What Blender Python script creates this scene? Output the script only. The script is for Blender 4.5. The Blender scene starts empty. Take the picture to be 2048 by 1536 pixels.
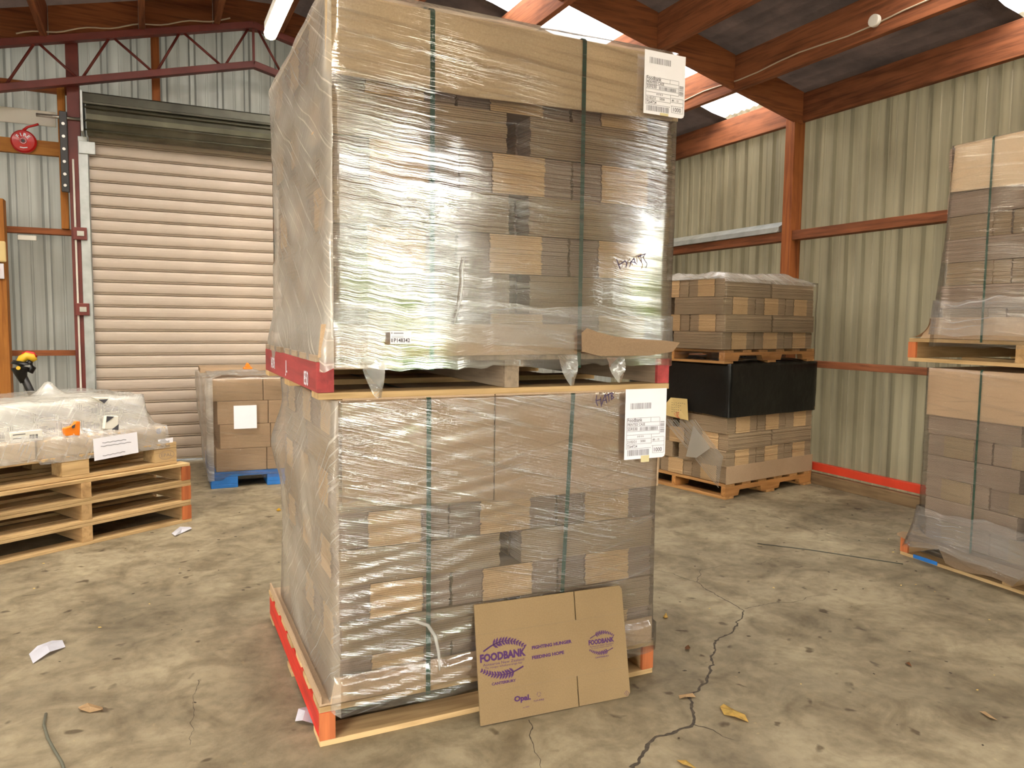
import bpy, bmesh, math, random
from mathutils import Vector, Matrix, noise
S = bpy.context.scene
COL = S.collection
R = math.radians
rnd = random.Random(7)

# ------------------------------------------------------------------ camera
FPX, YAW, PITCH, ROLL, CAMH = 1510.98, R(22.755), R(-4.626), R(0.676), 1.26
_f = Vector((math.cos(PITCH)*math.sin(YAW), math.cos(PITCH)*math.cos(YAW), math.sin(PITCH)))
_r = Vector((math.cos(YAW), -math.sin(YAW), 0)); _u = _r.cross(_f)
CR = _r*math.cos(ROLL)+_u*math.sin(ROLL); CU = -_r*math.sin(ROLL)+_u*math.cos(ROLL)
CP = Vector((0, 0, CAMH))
cam = bpy.data.objects.new('camera', bpy.data.cameras.new('camera')); COL.objects.link(cam)
cam.matrix_world = Matrix(((CR.x, CU.x, -_f.x, CP.x), (CR.y, CU.y, -_f.y, CP.y), (CR.z, CU.z, -_f.z, CP.z), (0, 0, 0, 1)))
cam.data.lens = FPX/2048*36; cam.data.sensor_width = 36; cam.data.clip_start = .02
S.camera = cam

# ------------------------------------------------------------------ world, sun, exposure
TB = R(3.0)          # the building is turned 3 degrees against the world axes
w = bpy.data.worlds.new('world'); S.world = w; w.use_nodes = True
wn = w.node_tree; wn.nodes.clear()
sky = wn.nodes.new('ShaderNodeTexSky'); sky.sky_type = 'NISHITA'
sky.sun_disc = False; sky.sun_elevation = R(48); sky.sun_rotation = R(200); sky.dust_density = 2.5
bg = wn.nodes.new('ShaderNodeBackground'); bg.inputs[1].default_value = 4.0
wo = wn.nodes.new('ShaderNodeOutputWorld')
hs_ = wn.nodes.new('ShaderNodeHueSaturation'); hs_.inputs['Saturation'].default_value = .5
tn_ = wn.nodes.new('ShaderNodeMix'); tn_.data_type = 'RGBA'; tn_.blend_type = 'MULTIPLY'; tn_.inputs[0].default_value = 1; tn_.inputs[7].default_value = (1.05, .98, .88, 1)
wn.links.new(sky.outputs[0], hs_.inputs['Color']); wn.links.new(hs_.outputs[0], tn_.inputs[6]); wn.links.new(tn_.outputs[2], bg.inputs[0]); wn.links.new(bg.outputs[0], wo.inputs[0])
vs = S.view_settings
vs.view_transform = 'Standard'; vs.look = 'None'; vs.gamma = 1; vs.use_curve_mapping = False
vs.exposure = 0.05
S.cycles.transparent_max_bounces = 24
S.cycles.sample_clamp_indirect = 6

# ------------------------------------------------------------------ frames: origin + turn, metres
class Frame:
    def __init__(s, ox, oy, deg, oz=0):
        s.o = Vector((ox, oy, oz)); s.a = R(deg)
        s.x = Vector((math.cos(s.a), math.sin(s.a), 0)); s.y = Vector((-math.sin(s.a), math.cos(s.a), 0))
    def m(s): return Matrix.Translation(s.o) @ Matrix.Rotation(s.a, 4, 'Z')
def ray(px, py): return _f + CR*((px-1024)/FPX) + CU*((768-py)/FPX)
def hit(px, py, P, n):
    d = ray(px, py); return CP + d*((P-CP).dot(n)/d.dot(n))
def onf(fr, px, py, off=0.0):          # photo point -> (u, z) on the front plane of a frame
    q = hit(px, py, fr.o+fr.y*off, fr.y); return (q-fr.o).dot(fr.x), q.z-fr.o.z
def ong(px, py): return hit(px, py, Vector((0, 0, 0)), Vector((0, 0, 1)))

FB = Frame(0, 0, 3)                    # building
FM = Frame(.3162, 2.1908, 2.51)        # double stack in the middle
FU = Frame(.3162, 2.1908, 2.51, 1.034)
FL = Frame(-.045, 5.054, 33.07)        # pallets at the left
FQ = Frame(.106, 5.970, 1.5)           # blue pallet
FRt = Frame(3.604, 2.965, -90)         # stack at the right edge
_k = R(12.28)
FK = Frame(3.514-math.sin(_k)*1.0, 4.366+math.cos(_k)*1.0, 12.28-90)   # stack in the corner

# ------------------------------------------------------------------ mesh helpers
def box(bm, x0, x1, y0, y1, z0, z1, mi=0, mat=None):
    vs_ = [bm.verts.new((x, y, z)) for x in (x0, x1) for y in (y0, y1) for z in (z0, z1)]
    if mat is not None:
        for v in vs_: v.co = mat @ v.co
    for q in ((0, 1, 3, 2), (4, 6, 7, 5), (0, 4, 5, 1), (2, 3, 7, 6), (0, 2, 6, 4), (1, 5, 7, 3)):
        f = bm.faces.new([vs_[i] for i in q]); f.material_index = mi
    return vs_
def beam(bm, a, b, w, h, mi=0, up=Vector((0, 0, 1))):
    a, b = Vector(a), Vector(b); d = (b-a).normalized()
    s = d.cross(up)
    s = s.normalized() if s.length > 1e-4 else Vector((1, 0, 0))
    t = s.cross(d).normalized()
    c = []
    for p in (a, b):
        for i, j in ((-1, -1), (1, -1), (1, 1), (-1, 1)): c.append(bm.verts.new(p+s*(i*w/2)+t*(j*h/2)))
    for q in ((3, 2, 1, 0), (4, 5, 6, 7), (0, 1, 5, 4), (1, 2, 6, 5), (2, 3, 7, 6), (3, 0, 4, 7)):
        bm.faces.new([c[i] for i in q]).material_index = mi
def tube(bm, pts, r, n=8, mi=0):
    pts = [Vector(p) for p in pts]; rings = []
    for i, p in enumerate(pts):
        d = (pts[min(i+1, len(pts)-1)]-pts[max(i-1, 0)]).normalized()
        s = d.cross(Vector((0, 0, 1)))
        if s.length < 1e-3: s = Vector((1, 0, 0))
        s.normalize(); t = s.cross(d)
        rr = r[i] if isinstance(r, (list, tuple)) else r
        rings.append([bm.verts.new(p+s*(rr*math.cos(2*math.pi*k/n))+t*(rr*math.sin(2*math.pi*k/n))) for k in range(n)])
    for a, b in zip(rings, rings[1:]):
        for k in range(n):
            f = bm.faces.new((a[k], a[(k+1) % n], b[(k+1) % n], b[k])); f.material_index = mi; f.smooth = True
    bm.faces.new(rings[0][::-1]).material_index = mi; bm.faces.new(rings[-1]).material_index = mi
def prism(bm, pts, d, mi=0):           # flat outline pts (Vectors, ccw from outside) extruded by vector d
    a = [bm.verts.new(p) for p in pts]; b = [bm.verts.new(Vector(p)+d) for p in pts]
    n = len(a)
    bm.faces.new(a).material_index = mi; bm.faces.new(b[::-1]).material_index = mi
    for i in range(n): bm.faces.new((a[i], b[i], b[(i+1) % n], a[(i+1) % n])).material_index = mi
def obj(name, bm, mats, parent=None, fr=None, bevel=0, smooth=False):
    me = bpy.data.meshes.new(name)
    if isinstance(bm, bmesh.types.BMesh):
        bmesh.ops.recalc_face_normals(bm, faces=bm.faces) if not bm.get('keep', None) else None
        bm.to_mesh(me); bm.free()
    for m in (mats if isinstance(mats, (list, tuple)) else [mats]): me.materials.append(m)
    o = bpy.data.objects.new(name, me); COL.objects.link(o)
    if parent: o.parent = parent
    elif fr: o.matrix_world = fr.m()
    if bevel:
        md = o.modifiers.new('bevel', 'BEVEL'); md.width = bevel; md.segments = 2; md.limit_method = 'ANGLE'
    if smooth:
        for p in me.polygons: p.use_smooth = True
    return o
class _BM:                              # with-free shorthand
    pass
def nb(): return bmesh.new()
def objk(name, bm, mats, parent=None, fr=None, bevel=0, smooth=False):   # keeps face order as built
    me = bpy.data.meshes.new(name); bm.to_mesh(me); bm.free()
    for m in (mats if isinstance(mats, (list, tuple)) else [mats]): me.materials.append(m)
    o = bpy.data.objects.new(name, me); COL.objects.link(o)
    if parent: o.parent = parent
    elif fr: o.matrix_world = fr.m()
    if bevel:
        md = o.modifiers.new('bevel', 'BEVEL'); md.width = bevel; md.segments = 2; md.limit_method = 'ANGLE'
    if smooth:
        for p in me.polygons: p.use_smooth = True
    return o
def obj(name, bm, mats, parent=None, fr=None, bevel=0, smooth=False):
    bmesh.ops.recalc_face_normals(bm, faces=bm.faces)
    return objk(name, bm, mats, parent, fr, bevel, smooth)
def inst(name, me, parent, mtx=None):
    o = bpy.data.objects.new(name, me); COL.objects.link(o); o.parent = parent
    if mtx is not None: o.matrix_local = mtx
    return o
def tag(o, label, cat, group=None, kind=None):
    if label: o['label'] = label
    if cat: o['category'] = cat
    if group: o['group'] = group
    if kind: o['kind'] = kind
    return o
def thing(name, label, cat, fr=None, group=None, kind=None, loc=None):
    o = bpy.data.objects.new(name, None); COL.objects.link(o); o.empty_display_size = .05
    m = fr.m() if fr else Matrix.Identity(4)
    if loc: m = m @ Matrix.Translation(Vector(loc))
    o.matrix_world = m
    return tag(o, label, cat, group, kind)
def structure(o): o['kind'] = 'structure'; return o

# ------------------------------------------------------------------ material helpers
def newmat(name):
    m = bpy.data.materials.new(name); m.use_nodes = True; nt = m.node_tree
    b = nt.nodes['Principled BSDF']; return m, nt, b
def N(nt, t, **k):
    n = nt.nodes.new(t)
    for a, v in k.items():
        if a.startswith('i_'):
            n.inputs[a[2:].replace('_', ' ')].default_value = v
        else: setattr(n, a, v)
    return n
def ramp(nt, stops, src=None):
    r = nt.nodes.new('ShaderNodeValToRGB'); e = r.color_ramp.elements
    while len(e) < len(stops): e.new(.5)
    for el, (p, c) in zip(e, stops):
        el.position = p; el.color = c if len(c) == 4 else (*c, 1)
    if src: nt.links.new(src, r.inputs[0])
    return r
def coords(nt, scale, kind='Object', rot=(0, 0, 0)):
    tc = N(nt, 'ShaderNodeTexCoord'); mp = N(nt, 'ShaderNodeMapping')
    mp.inputs['Scale'].default_value = scale; mp.inputs['Rotation'].default_value = rot
    nt.links.new(tc.outputs[kind], mp.inputs[0]); return mp.outputs[0]
def plain(name, col, rough=.6, metal=0, spec=.5, var=.12, scale=6, bump=0, bscale=60):
    m, nt, b = newmat(name)
    c = coords(nt, (scale,)*3); n = N(nt, 'ShaderNodeTexNoise', i_Scale=1.0, i_Detail=5.0); nt.links.new(c, n.inputs[0])
    r = ramp(nt, [(.3, tuple(x*(1-var) for x in col)), (.7, tuple(min(1, x*(1+var)) for x in col))], n.outputs[0])
    nt.links.new(r.outputs[0], b.inputs['Base Color'])
    b.inputs['Roughness'].default_value = rough; b.inputs['Metallic'].default_value = metal
    b.inputs['Specular IOR Level'].default_value = spec
    if bump:
        n2 = N(nt, 'ShaderNodeTexNoise', i_Scale=bscale, i_Detail=4.0); nt.links.new(coords(nt, (1, 1, 1)), n2.inputs[0])
        bp = N(nt, 'ShaderNodeBump', i_Strength=bump, i_Distance=.004)
        nt.links.new(n2.outputs[0], bp.inputs['Height']); nt.links.new(bp.outputs[0], b.inputs['Normal'])
    return m
def wood(name, c1, c2, axis=0, rough=.75, knots=True):
    m, nt, b = newmat(name)
    sc = [38, 38, 38]; sc[axis] = 2.2
    tc = N(nt, 'ShaderNodeTexCoord'); oi = N(nt, 'ShaderNodeObjectInfo')
    ad = N(nt, 'ShaderNodeVectorMath', operation='ADD'); cb = N(nt, 'ShaderNodeCombineXYZ')
    ml = N(nt, 'ShaderNodeMath', operation='MULTIPLY'); ml.inputs[1].default_value = 37
    nt.links.new(oi.outputs['Random'], ml.inputs[0])
    for i in range(3): nt.links.new(ml.outputs[0], cb.inputs[i])
    nt.links.new(tc.outputs['Object'], ad.inputs[0]); nt.links.new(cb.outputs[0], ad.inputs[1])
    mp = N(nt, 'ShaderNodeMapping'); mp.inputs['Scale'].default_value = sc; nt.links.new(ad.outputs[0], mp.inputs[0])
    n = N(nt, 'ShaderNodeTexNoise', i_Scale=1.0, i_Detail=6.0, i_Roughness=.6, i_Distortion=.6); nt.links.new(mp.outputs[0], n.inputs[0])
    r = ramp(nt, [(.3, c2), (.55, c1), (.8, tuple(min(1, x*1.15) for x in c1))], n.outputs[0])
    mp2 = N(nt, 'ShaderNodeMapping'); s2 = [9, 9, 9]; s2[axis] = 2.5; mp2.inputs['Scale'].default_value = s2; nt.links.new(ad.outputs[0], mp2.inputs[0])
    n2 = N(nt, 'ShaderNodeTexNoise', i_Scale=1.0, i_Detail=3.0); nt.links.new(mp2.outputs[0], n2.inputs[0])
    r2 = ramp(nt, [(.25, (.55, .5, .45)), (.5, (1, 1, 1)), (1, (1.0, 1.0, 1.0))], n2.outputs[0])
    mx = N(nt, 'ShaderNodeMix', data_type='RGBA', blend_type='MULTIPLY'); mx.inputs[0].default_value = .8
    nt.links.new(r.outputs[0], mx.inputs[6]); nt.links.new(r2.outputs[0], mx.inputs[7])
    hs = N(nt, 'ShaderNodeHueSaturation'); mr = N(nt, 'ShaderNodeMapRange'); mr.inputs[3].default_value = .82; mr.inputs[4].default_value = 1.15
    nt.links.new(oi.outputs['Random'], mr.inputs[0]); nt.links.new(mr.outputs[0], hs.inputs['Value']); nt.links.new(mx.outputs[2], hs.inputs['Color'])
    nt.links.new(hs.outputs[0], b.inputs['Base Color']); b.inputs['Roughness'].default_value = rough
    b.inputs['Specular IOR Level'].default_value = .3
    bp = N(nt, 'ShaderNodeBump', i_Strength=.35, i_Distance=.002); nt.links.new(n.outputs[0], bp.inputs['Height']); nt.links.new(bp.outputs[0], b.inputs['Normal'])
    return m
def film(name, haze=.12, gloss=.35, rough=.16, tint=(1, 1, 1), diag=.12, dark=None, streak=.35, bump=.55, white=(.86, .86, .87), base=None):
    """stretch film: clear sheet + glossy streaky wrinkles + milky folds; uv = metres along / up"""
    m, nt, b = newmat(name); nt.nodes.remove(b); out = nt.nodes['Material Output']
    uv = coords(nt, (1, 1, 1), 'UV')
    def nz(sx, sy, rz, det=4.0, dist=0.0, rough_=.55):
        mp = N(nt, 'ShaderNodeMapping'); mp.inputs['Scale'].default_value = (sx, sy, 1); mp.inputs['Rotation'].default_value = (0, 0, rz)
        mp.vector_type = 'POINT'
        # rotate first, scale after
        mp0 = N(nt, 'ShaderNodeMapping'); mp0.inputs['Rotation'].default_value = (0, 0, rz); mp.inputs['Rotation'].default_value = (0, 0, 0)
        nt.links.new(uv, mp0.inputs[0]); nt.links.new(mp0.outputs[0], mp.inputs[0])
        n = N(nt, 'ShaderNodeTexNoise', i_Scale=1.0, i_Detail=det, i_Distortion=dist, i_Roughness=rough_); nt.links.new(mp.outputs[0], n.inputs[0])
        return n.outputs[0]
    fine = nz(4.5, 210, diag); mid = nz(1.2, 58, diag*1.3, 3); big = nz(1.7, 3.2, .4, 2); streaks = nz(2.2, 95, -diag*1.1, 3)
    cross = nz(60, 14, 0.2, 2)
    def mth(op, a, b_, clamp=False):
        n = N(nt, 'ShaderNodeMath', operation=op); n.use_clamp = clamp
        for i, s in enumerate((a, b_)):
            if isinstance(s, (int, float)): n.inputs[i].default_value = s
            else: nt.links.new(s, n.inputs[i])
        return n.outputs[0]
    h = mth('ADD', mth('MULTIPLY', fine, .5), mth('ADD', mth('MULTIPLY', mid, 1.3), mth('MULTIPLY', cross, .11)))
    bp = N(nt, 'ShaderNodeBump', i_Strength=1.0, i_Distance=.0038*bump); nt.links.new(h, bp.inputs['Height'])
    bsm = ramp(nt, [(.38, (.14,)*3), (.64, (1.0,)*3)], nz(2.6, 4.5, .3, 3)); nt.links.new(bsm.outputs[0], bp.inputs['Strength'])
    # glossy amount
    lw = N(nt, 'ShaderNodeFresnel', i_IOR=1.45); nt.links.new(bp.outputs[0], lw.inputs['Normal'])
    g = mth('ADD', mth('MULTIPLY', lw.outputs[0], .6), gloss*.14 if base is None else base)
    sr = ramp(nt, [(.5, (0, 0, 0)), (.66, (1, 1, 1))], mid)
    g = mth('ADD', g, mth('MULTIPLY', sr.outputs[0], gloss*.6), True)
    # milky folds
    st = ramp(nt, [(.58, (0, 0, 0)), (.72, (1, 1, 1))], streaks)
    bgm = ramp(nt, [(.42, (0, 0, 0)), (.75, (1, 1, 1))], big)
    hz = mth('ADD', mth('MULTIPLY', st.outputs[0], streak), mth('ADD', mth('MULTIPLY', bgm.outputs[0], haze*1.3), haze), True)
    tr = N(nt, 'ShaderNodeBsdfTransparent'); tr.inputs[0].default_value = (*tint, 1)
    df = N(nt, 'ShaderNodeBsdfDiffuse'); df.inputs[0].default_value = (*white, 1); nt.links.new(bp.outputs[0], df.inputs['Normal'])
    tl = N(nt, 'ShaderNodeBsdfTranslucent'); tl.inputs[0].default_value = (*white, 1)
    m0 = N(nt, 'ShaderNodeMixShader'); m0.inputs[0].default_value = .35; nt.links.new(df.outputs[0], m0.inputs[1]); nt.links.new(tl.outputs[0], m0.inputs[2])
    m1 = N(nt, 'ShaderNodeMixShader'); nt.links.new(hz, m1.inputs[0]); nt.links.new(tr.outputs[0], m1.inputs[1]); nt.links.new(m0.outputs[0], m1.inputs[2])
    gl = N(nt, 'ShaderNodeBsdfGlossy'); gl.inputs['Roughness'].default_value = rough; nt.links.new(bp.outputs[0], gl.inputs['Normal'])
    m2 = N(nt, 'ShaderNodeMixShader'); nt.links.new(g, m2.inputs[0]); nt.links.new(m1.outputs[0], m2.inputs[1]); nt.links.new(gl.outputs[0], m2.inputs[2])
    nt.links.new(m2.outputs[0], out.inputs[0]); return m
def emis(name, col, s):
    m, nt, b = newmat(name); b.inputs['Emission Color'].default_value = (*col, 1); b.inputs['Emission Strength'].default_value = s
    b.inputs['Base Color'].default_value = (*col, 1); return m

def carton_mat(name, col, var=.1, ax=0):
    m, nt, b = newmat(name)
    s = [3, 3, 3]
    n = N(nt, 'ShaderNodeTexNoise', i_Scale=3.0, i_Detail=5.0); nt.links.new(coords(nt, (1, 1, 1)), n.inputs[0])
    n2 = N(nt, 'ShaderNodeTexNoise', i_Scale=260.0, i_Detail=2.0); nt.links.new(coords(nt, (1, 1, 1)), n2.inputs[0])
    r = ramp(nt, [(.3, tuple(x*(1-var) for x in col)), (.7, tuple(x*(1+var*.7) for x in col))], n.outputs[0])
    r2 = ramp(nt, [(.3, (.86, .85, .84)), (.7, (1, 1, 1))], n2.outputs[0])
    mx = N(nt, 'ShaderNodeMix', data_type='RGBA', blend_type='MULTIPLY'); mx.inputs[0].default_value = 1
    nt.links.new(r.outputs[0], mx.inputs[6]); nt.links.new(r2.outputs[0], mx.inputs[7])
    oi = N(nt, 'ShaderNodeObjectInfo'); hs = N(nt, 'ShaderNodeHueSaturation'); mr = N(nt, 'ShaderNodeMapRange'); mr.inputs[3].default_value = .86; mr.inputs[4].default_value = 1.1
    nt.links.new(oi.outputs['Random'], mr.inputs[0]); nt.links.new(mr.outputs[0], hs.inputs['Value']); nt.links.new(mx.outputs[2], hs.inputs['Color'])
    nt.links.new(hs.outputs[0], b.inputs['Base Color']); b.inputs['Roughness'].default_value = .85; b.inputs['Specular IOR Level'].default_value = .2
    return m

M = {}
M['board'] = carton_mat('cardboard', (.50, .355, .225))
M['board_light'] = carton_mat('cardboard_pale', (.68, .53, .35))
M['blank'] = carton_mat('bare_cardboard', (.285, .195, .098))
M['edge_tan'] = carton_mat('cut_edges_tan', (.62, .43, .235), .18)
M['edge_dark'] = carton_mat('cut_edges_brown', (.33, .25, .19), .15)
M['edge_mid'] = carton_mat('cut_edges_mid', (.36, .27, .175), .15)
M['pine'] = wood('pallet_pine', (.54, .37, .18), (.38, .25, .11), 0)
M['pine_y'] = wood('pallet_pine_stringer', (.50, .32, .15), (.34, .21, .09), 1)
M['pine_grey'] = wood('weathered_pine', (.34, .26, .18), (.22, .17, .12), 1)
M['pine_old'] = wood('old_pallet_wood', (.50, .27, .10), (.32, .16, .06), 0)
M['pine_old_y'] = wood('old_pallet_wood_stringer', (.55, .27, .09), (.36, .16, .05), 1)
M['orange_end'] = wood('orange_painted_end', (.50, .15, .05), (.36, .10, .035), 2)
M['red_paint'] = wood('red_painted_stringer', (.62, .035, .02), (.42, .03, .02), 1, .55)
M['red_faded'] = wood('faded_red_stringer', (.40, .06, .06), (.28, .05, .05), 1, .6)
M['blue_paint'] = plain('blue_pallet_paint', (.02, .16, .50), .5, var=.25)
M['timber_x'] = wood('wall_timber_x', (.30, .10, .035), (.16, .05, .02), 0)
M['timber_y'] = wood('roof_timber_y', (.27, .095, .040), (.13, .045, .02), 1)
M['timber_z'] = wood('wall_timber_z', (.34, .11, .03), (.18, .05, .016), 2)
M['timber_gold_x'] = wood('golden_timber_x', (.46, .20, .045), (.32, .12, .03), 0)
M['timber_gold_z'] = wood('golden_timber_z', (.50, .20, .04), (.34, .12, .025), 2)
M['timber_dull'] = wood('bottom_plate_timber', (.26, .17, .085), (.16, .10, .05), 1)
M['maroon'] = plain('maroon_steel_paint', (.17, .03, .022), .5, var=.2)
M['red_rail'] = plain('red_rail_paint', (.62, .05, .02), .45, var=.12)
M['galv'] = plain('galvanised_steel', (.46, .49, .48), .42, .55, var=.18, scale=9)
M['steel'] = plain('bright_steel', (.55, .54, .50), .3, .9)
M['black'] = plain('black_plastic', (.012, .012, .012), .4)
M['white_pl'] = plain('white_plastic', (.72, .70, .62), .5, var=.04)
M['cream_pl'] = plain('cream_plastic', (.72, .55, .24), .45, var=.05)
M['paper'] = plain('white_paper', (.80, .80, .86), .7, var=.02)
M['ink'] = plain('black_ink', (.05, .05, .06), .8, var=0)
M['ink_grey'] = plain('grey_ink', (.30, .30, .33), .8, var=0)
M['purple'] = plain('purple_ink', (.06, .016, .085), .8, var=.05)
M['marker'] = plain('dark_marker', (.06, .04, .10), .8, var=0)
M['strap'] = plain('green_strap', (.03, .12, .08), .4, var=.15)
M['fire_red'] = plain('glossy_red_plastic', (.52, .015, .015), .22, var=.05)
M['yellow'] = plain('yellow_plastic', (.75, .48, .03), .4)
M['orange'] = plain('orange_plastic', (.85, .22, .01), .5)
M['cable'] = plain('pale_cable', (.52, .43, .32), .6)
M['manila'] = plain('manila_note', (.62, .47, .20), .8, var=.06)
M['tape'] = plain('yellow_tape', (.66, .58, .32), .6)
M['leaf'] = plain('dry_leaf', (.60, .40, .10), .7, var=.25, scale=40)
M['leaf_br'] = plain('brown_leaf', (.22, .09, .03), .7)
M['foliage'] = plain('green_foliage', (.16, .30, .04), .7, var=.5, scale=3)
M['film_front'] = film('stretch_film_front', .015, .34, .10, diag=.06, streak=.18, bump=.48, base=.18)
M['film_low'] = film('stretch_film_lower', .015, .50, .12, diag=.20, streak=.22, bump=1.4, base=.15, white=(.80, .81, .86))
M['film_side'] = film('stretch_film_side', .34, .12, .25, diag=-.45, streak=.50, white=(.80, .76, .68))
M['film_sidelow'] = film('stretch_film_side_lower', .26, .12, .25, diag=.6, streak=.30, white=(.78, .72, .62))
M['film_far'] = film('stretch_film_far', .012, .34, .13, diag=.08, streak=.18, bump=1.2, white=(.8, .76, .66))
M['film_clear'] = film('stretch_film_clear', .0, .10, .15, diag=.1, streak=.07)
M['film_band'] = film('stretch_film_band', .10, .45, .16, diag=.06, streak=.30, bump=1.6, white=(.86, .85, .84))
M['film_milky'] = film('milky_crumpled_film', .25, .34, .16, diag=.6, streak=.30, bump=1.2, white=(.88, .87, .82))
M['film_black'] = plain('black_wrap', (.004, .004, .004), .30, var=.2, spec=.35, bump=1.0, bscale=16)

def metal_clad(name, col, axis='z'):
    m, nt, b = newmat(name)
    n = N(nt, 'ShaderNodeTexNoise', i_Scale=1.0, i_Detail=5.0); nt.links.new(coords(nt, (30, 30, .9)), n.inputs[0])
    n2 = N(nt, 'ShaderNodeTexNoise', i_Scale=1.3, i_Detail=4.0); nt.links.new(coords(nt, (1, 1, 1)), n2.inputs[0])
    r = ramp(nt, [(.3, tuple(x*.8 for x in col)), (.62, col)], n.outputs[0])
    r2 = ramp(nt, [(.3, (.72, .70, .66)), (.6, (1, 1, 1))], n2.outputs[0])
    mx = N(nt, 'ShaderNodeMix', data_type='RGBA', blend_type='MULTIPLY'); mx.inputs[0].default_value = .8
    nt.links.new(r.outputs[0], mx.inputs[6]); nt.links.new(r2.outputs[0], mx.inputs[7]); nt.links.new(mx.outputs[2], b.inputs['Base Color'])
    b.inputs['Roughness'].default_value = .5; b.inputs['Metallic'].default_value = .35; return m
M['clad_r'] = metal_clad('right_wall_cladding', (.29, .255, .18))
M['clad_f'] = metal_clad('front_wall_cladding', (.33, .315, .275))
M['slat'] = plain('roller_door_slat', (.54, .455, .37), .48, .15, var=.10, scale=2)
M['hood'] = plain('roller_drum_olive', (.13, .125, .09), .35, .5, var=.25)

def underlay_mat():
    m, nt, b = newmat('roof_underlay')
    n = N(nt, 'ShaderNodeTexNoise', i_Scale=2.2, i_Detail=6.0, i_Roughness=.7); nt.links.new(coords(nt, (1, 1, 1)), n.inputs[0])
    n2 = N(nt, 'ShaderNodeTexNoise', i_Scale=90.0, i_Detail=3.0); nt.links.new(coords(nt, (1, 1, 1)), n2.inputs[0])
    r = ramp(nt, [(.3, (.035, .026, .02)), (.7, (.085, .062, .048))], n.outputs[0]); nt.links.new(r.outputs[0], b.inputs['Base Color'])
    b.inputs['Roughness'].default_value = .9
    bp = N(nt, 'ShaderNodeBump', i_Strength=.4, i_Distance=.003); nt.links.new(n2.outputs[0], bp.inputs['Height']); nt.links.new(bp.outputs[0], b.inputs['Normal'])
    return m
M['underlay'] = underlay_mat()
def skylight_mat():
    m, nt, b = newmat('skylight_sheet'); nt.nodes.remove(b); out = nt.nodes['Material Output']
    n = N(nt, 'ShaderNodeTexNoise', i_Scale=26.0, i_Detail=3.0); nt.links.new(coords(nt, (1, 1, 1)), n.inputs[0])
    r = ramp(nt, [(.30, (.05, .055, .03)), (.36, (.78, .77, .74))], n.outputs[0])
    tr = N(nt, 'ShaderNodeBsdfTransparent'); tl = N(nt, 'ShaderNodeBsdfTranslucent')
    nt.links.new(r.outputs[0], tr.inputs[0]); nt.links.new(r.outputs[0], tl.inputs[0])
    mx = N(nt, 'ShaderNodeMixShader'); mx.inputs[0].default_value = .45
    nt.links.new(tr.outputs[0], mx.inputs[1]); nt.links.new(tl.outputs[0], mx.inputs[2]); nt.links.new(mx.outputs[0], out.inputs[0]); return m
M['skylight'] = skylight_mat()
def floor_mat():
    m, nt, b = newmat('concrete_floor')
    def nz(s, d=6.0, ro=.6, ds=0, sc=(1, 1, 1)):
        n = N(nt, 'ShaderNodeTexNoise', i_Scale=s, i_Detail=d, i_Roughness=ro, i_Distortion=ds); nt.links.new(coords(nt, sc), n.inputs[0]); return n.outputs[0]
    a = ramp(nt, [(.30, (.165, .135, .085)), (.5, (.25, .205, .13)), (.70, (.345, .29, .187))], nz(1.6, 7, .62, .4))
    bb = ramp(nt, [(.34, (.60, .57, .53)), (.56, (1, 1, 1))], nz(4.2, 6, .65, .8))
    c = ramp(nt, [(.30, (.75, .73, .70)), (.55, (1, 1, 1)), (.78, (1.12, 1.1, 1.05))], nz(17, 5, .6))
    sp = ramp(nt, [(.27, (.38, .34, .30)), (.33, (1, 1, 1))], nz(11, 2, .5, .3))
    sp2 = ramp(nt, [(.68, (1, 1, 1)), (.73, (1.25, 1.2, 1.08))], nz(30, 3, .6))
    cur = a.outputs[0]
    for x in (bb, c, sp, sp2):
        mx = N(nt, 'ShaderNodeMix', data_type='RGBA', blend_type='MULTIPLY'); mx.inputs[0].default_value = 1
        nt.links.new(cur, mx.inputs[6]); nt.links.new(x.outputs[0], mx.inputs[7]); cur = mx.outputs[2]
    nt.links.new(cur, b.inputs['Base Color'])
    rr = ramp(nt, [(.3, (.55,)*3), (.7, (.85,)*3)], nz(3, 4)); nt.links.new(rr.outputs[0], b.inputs['Roughness'])
    b.inputs['Specular IOR Level'].default_value = .35
    bp = N(nt, 'ShaderNodeBump', i_Strength=.35, i_Distance=.006); nt.links.new(nz(24, 7, .7), bp.inputs['Height']); nt.links.new(bp.outputs[0], b.inputs['Normal'])
    return m
M['floor'] = floor_mat()
M['crack'] = plain('crack_dirt', (.055, .042, .028), .95, var=.4, scale=60)
M['ground'] = plain('yard_concrete', (.42, .40, .36), .8, var=.2, scale=1)

# ================================================================== THE SETTING
XL, XR, YF, YR = -3.0, 4.88, 7.45, -5.2
RIDGE, SL = .9, .247
def roofz(x, off=0): return 4.13 - SL*abs(x-RIDGE) + off
bm = nb()
n = 1
box(bm, XL-.2, XR+.2, YR-.3, YF+.2, -.12, 0)
fl = structure(obj('floor', bm, M['floor'], fr=FB))
bm = nb(); box(bm, -30, 34, -42, YR-.32, -.2, -.03)
tag(obj('yard_ground', bm, M['ground'], fr=FB), None, None, kind='structure')

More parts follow.
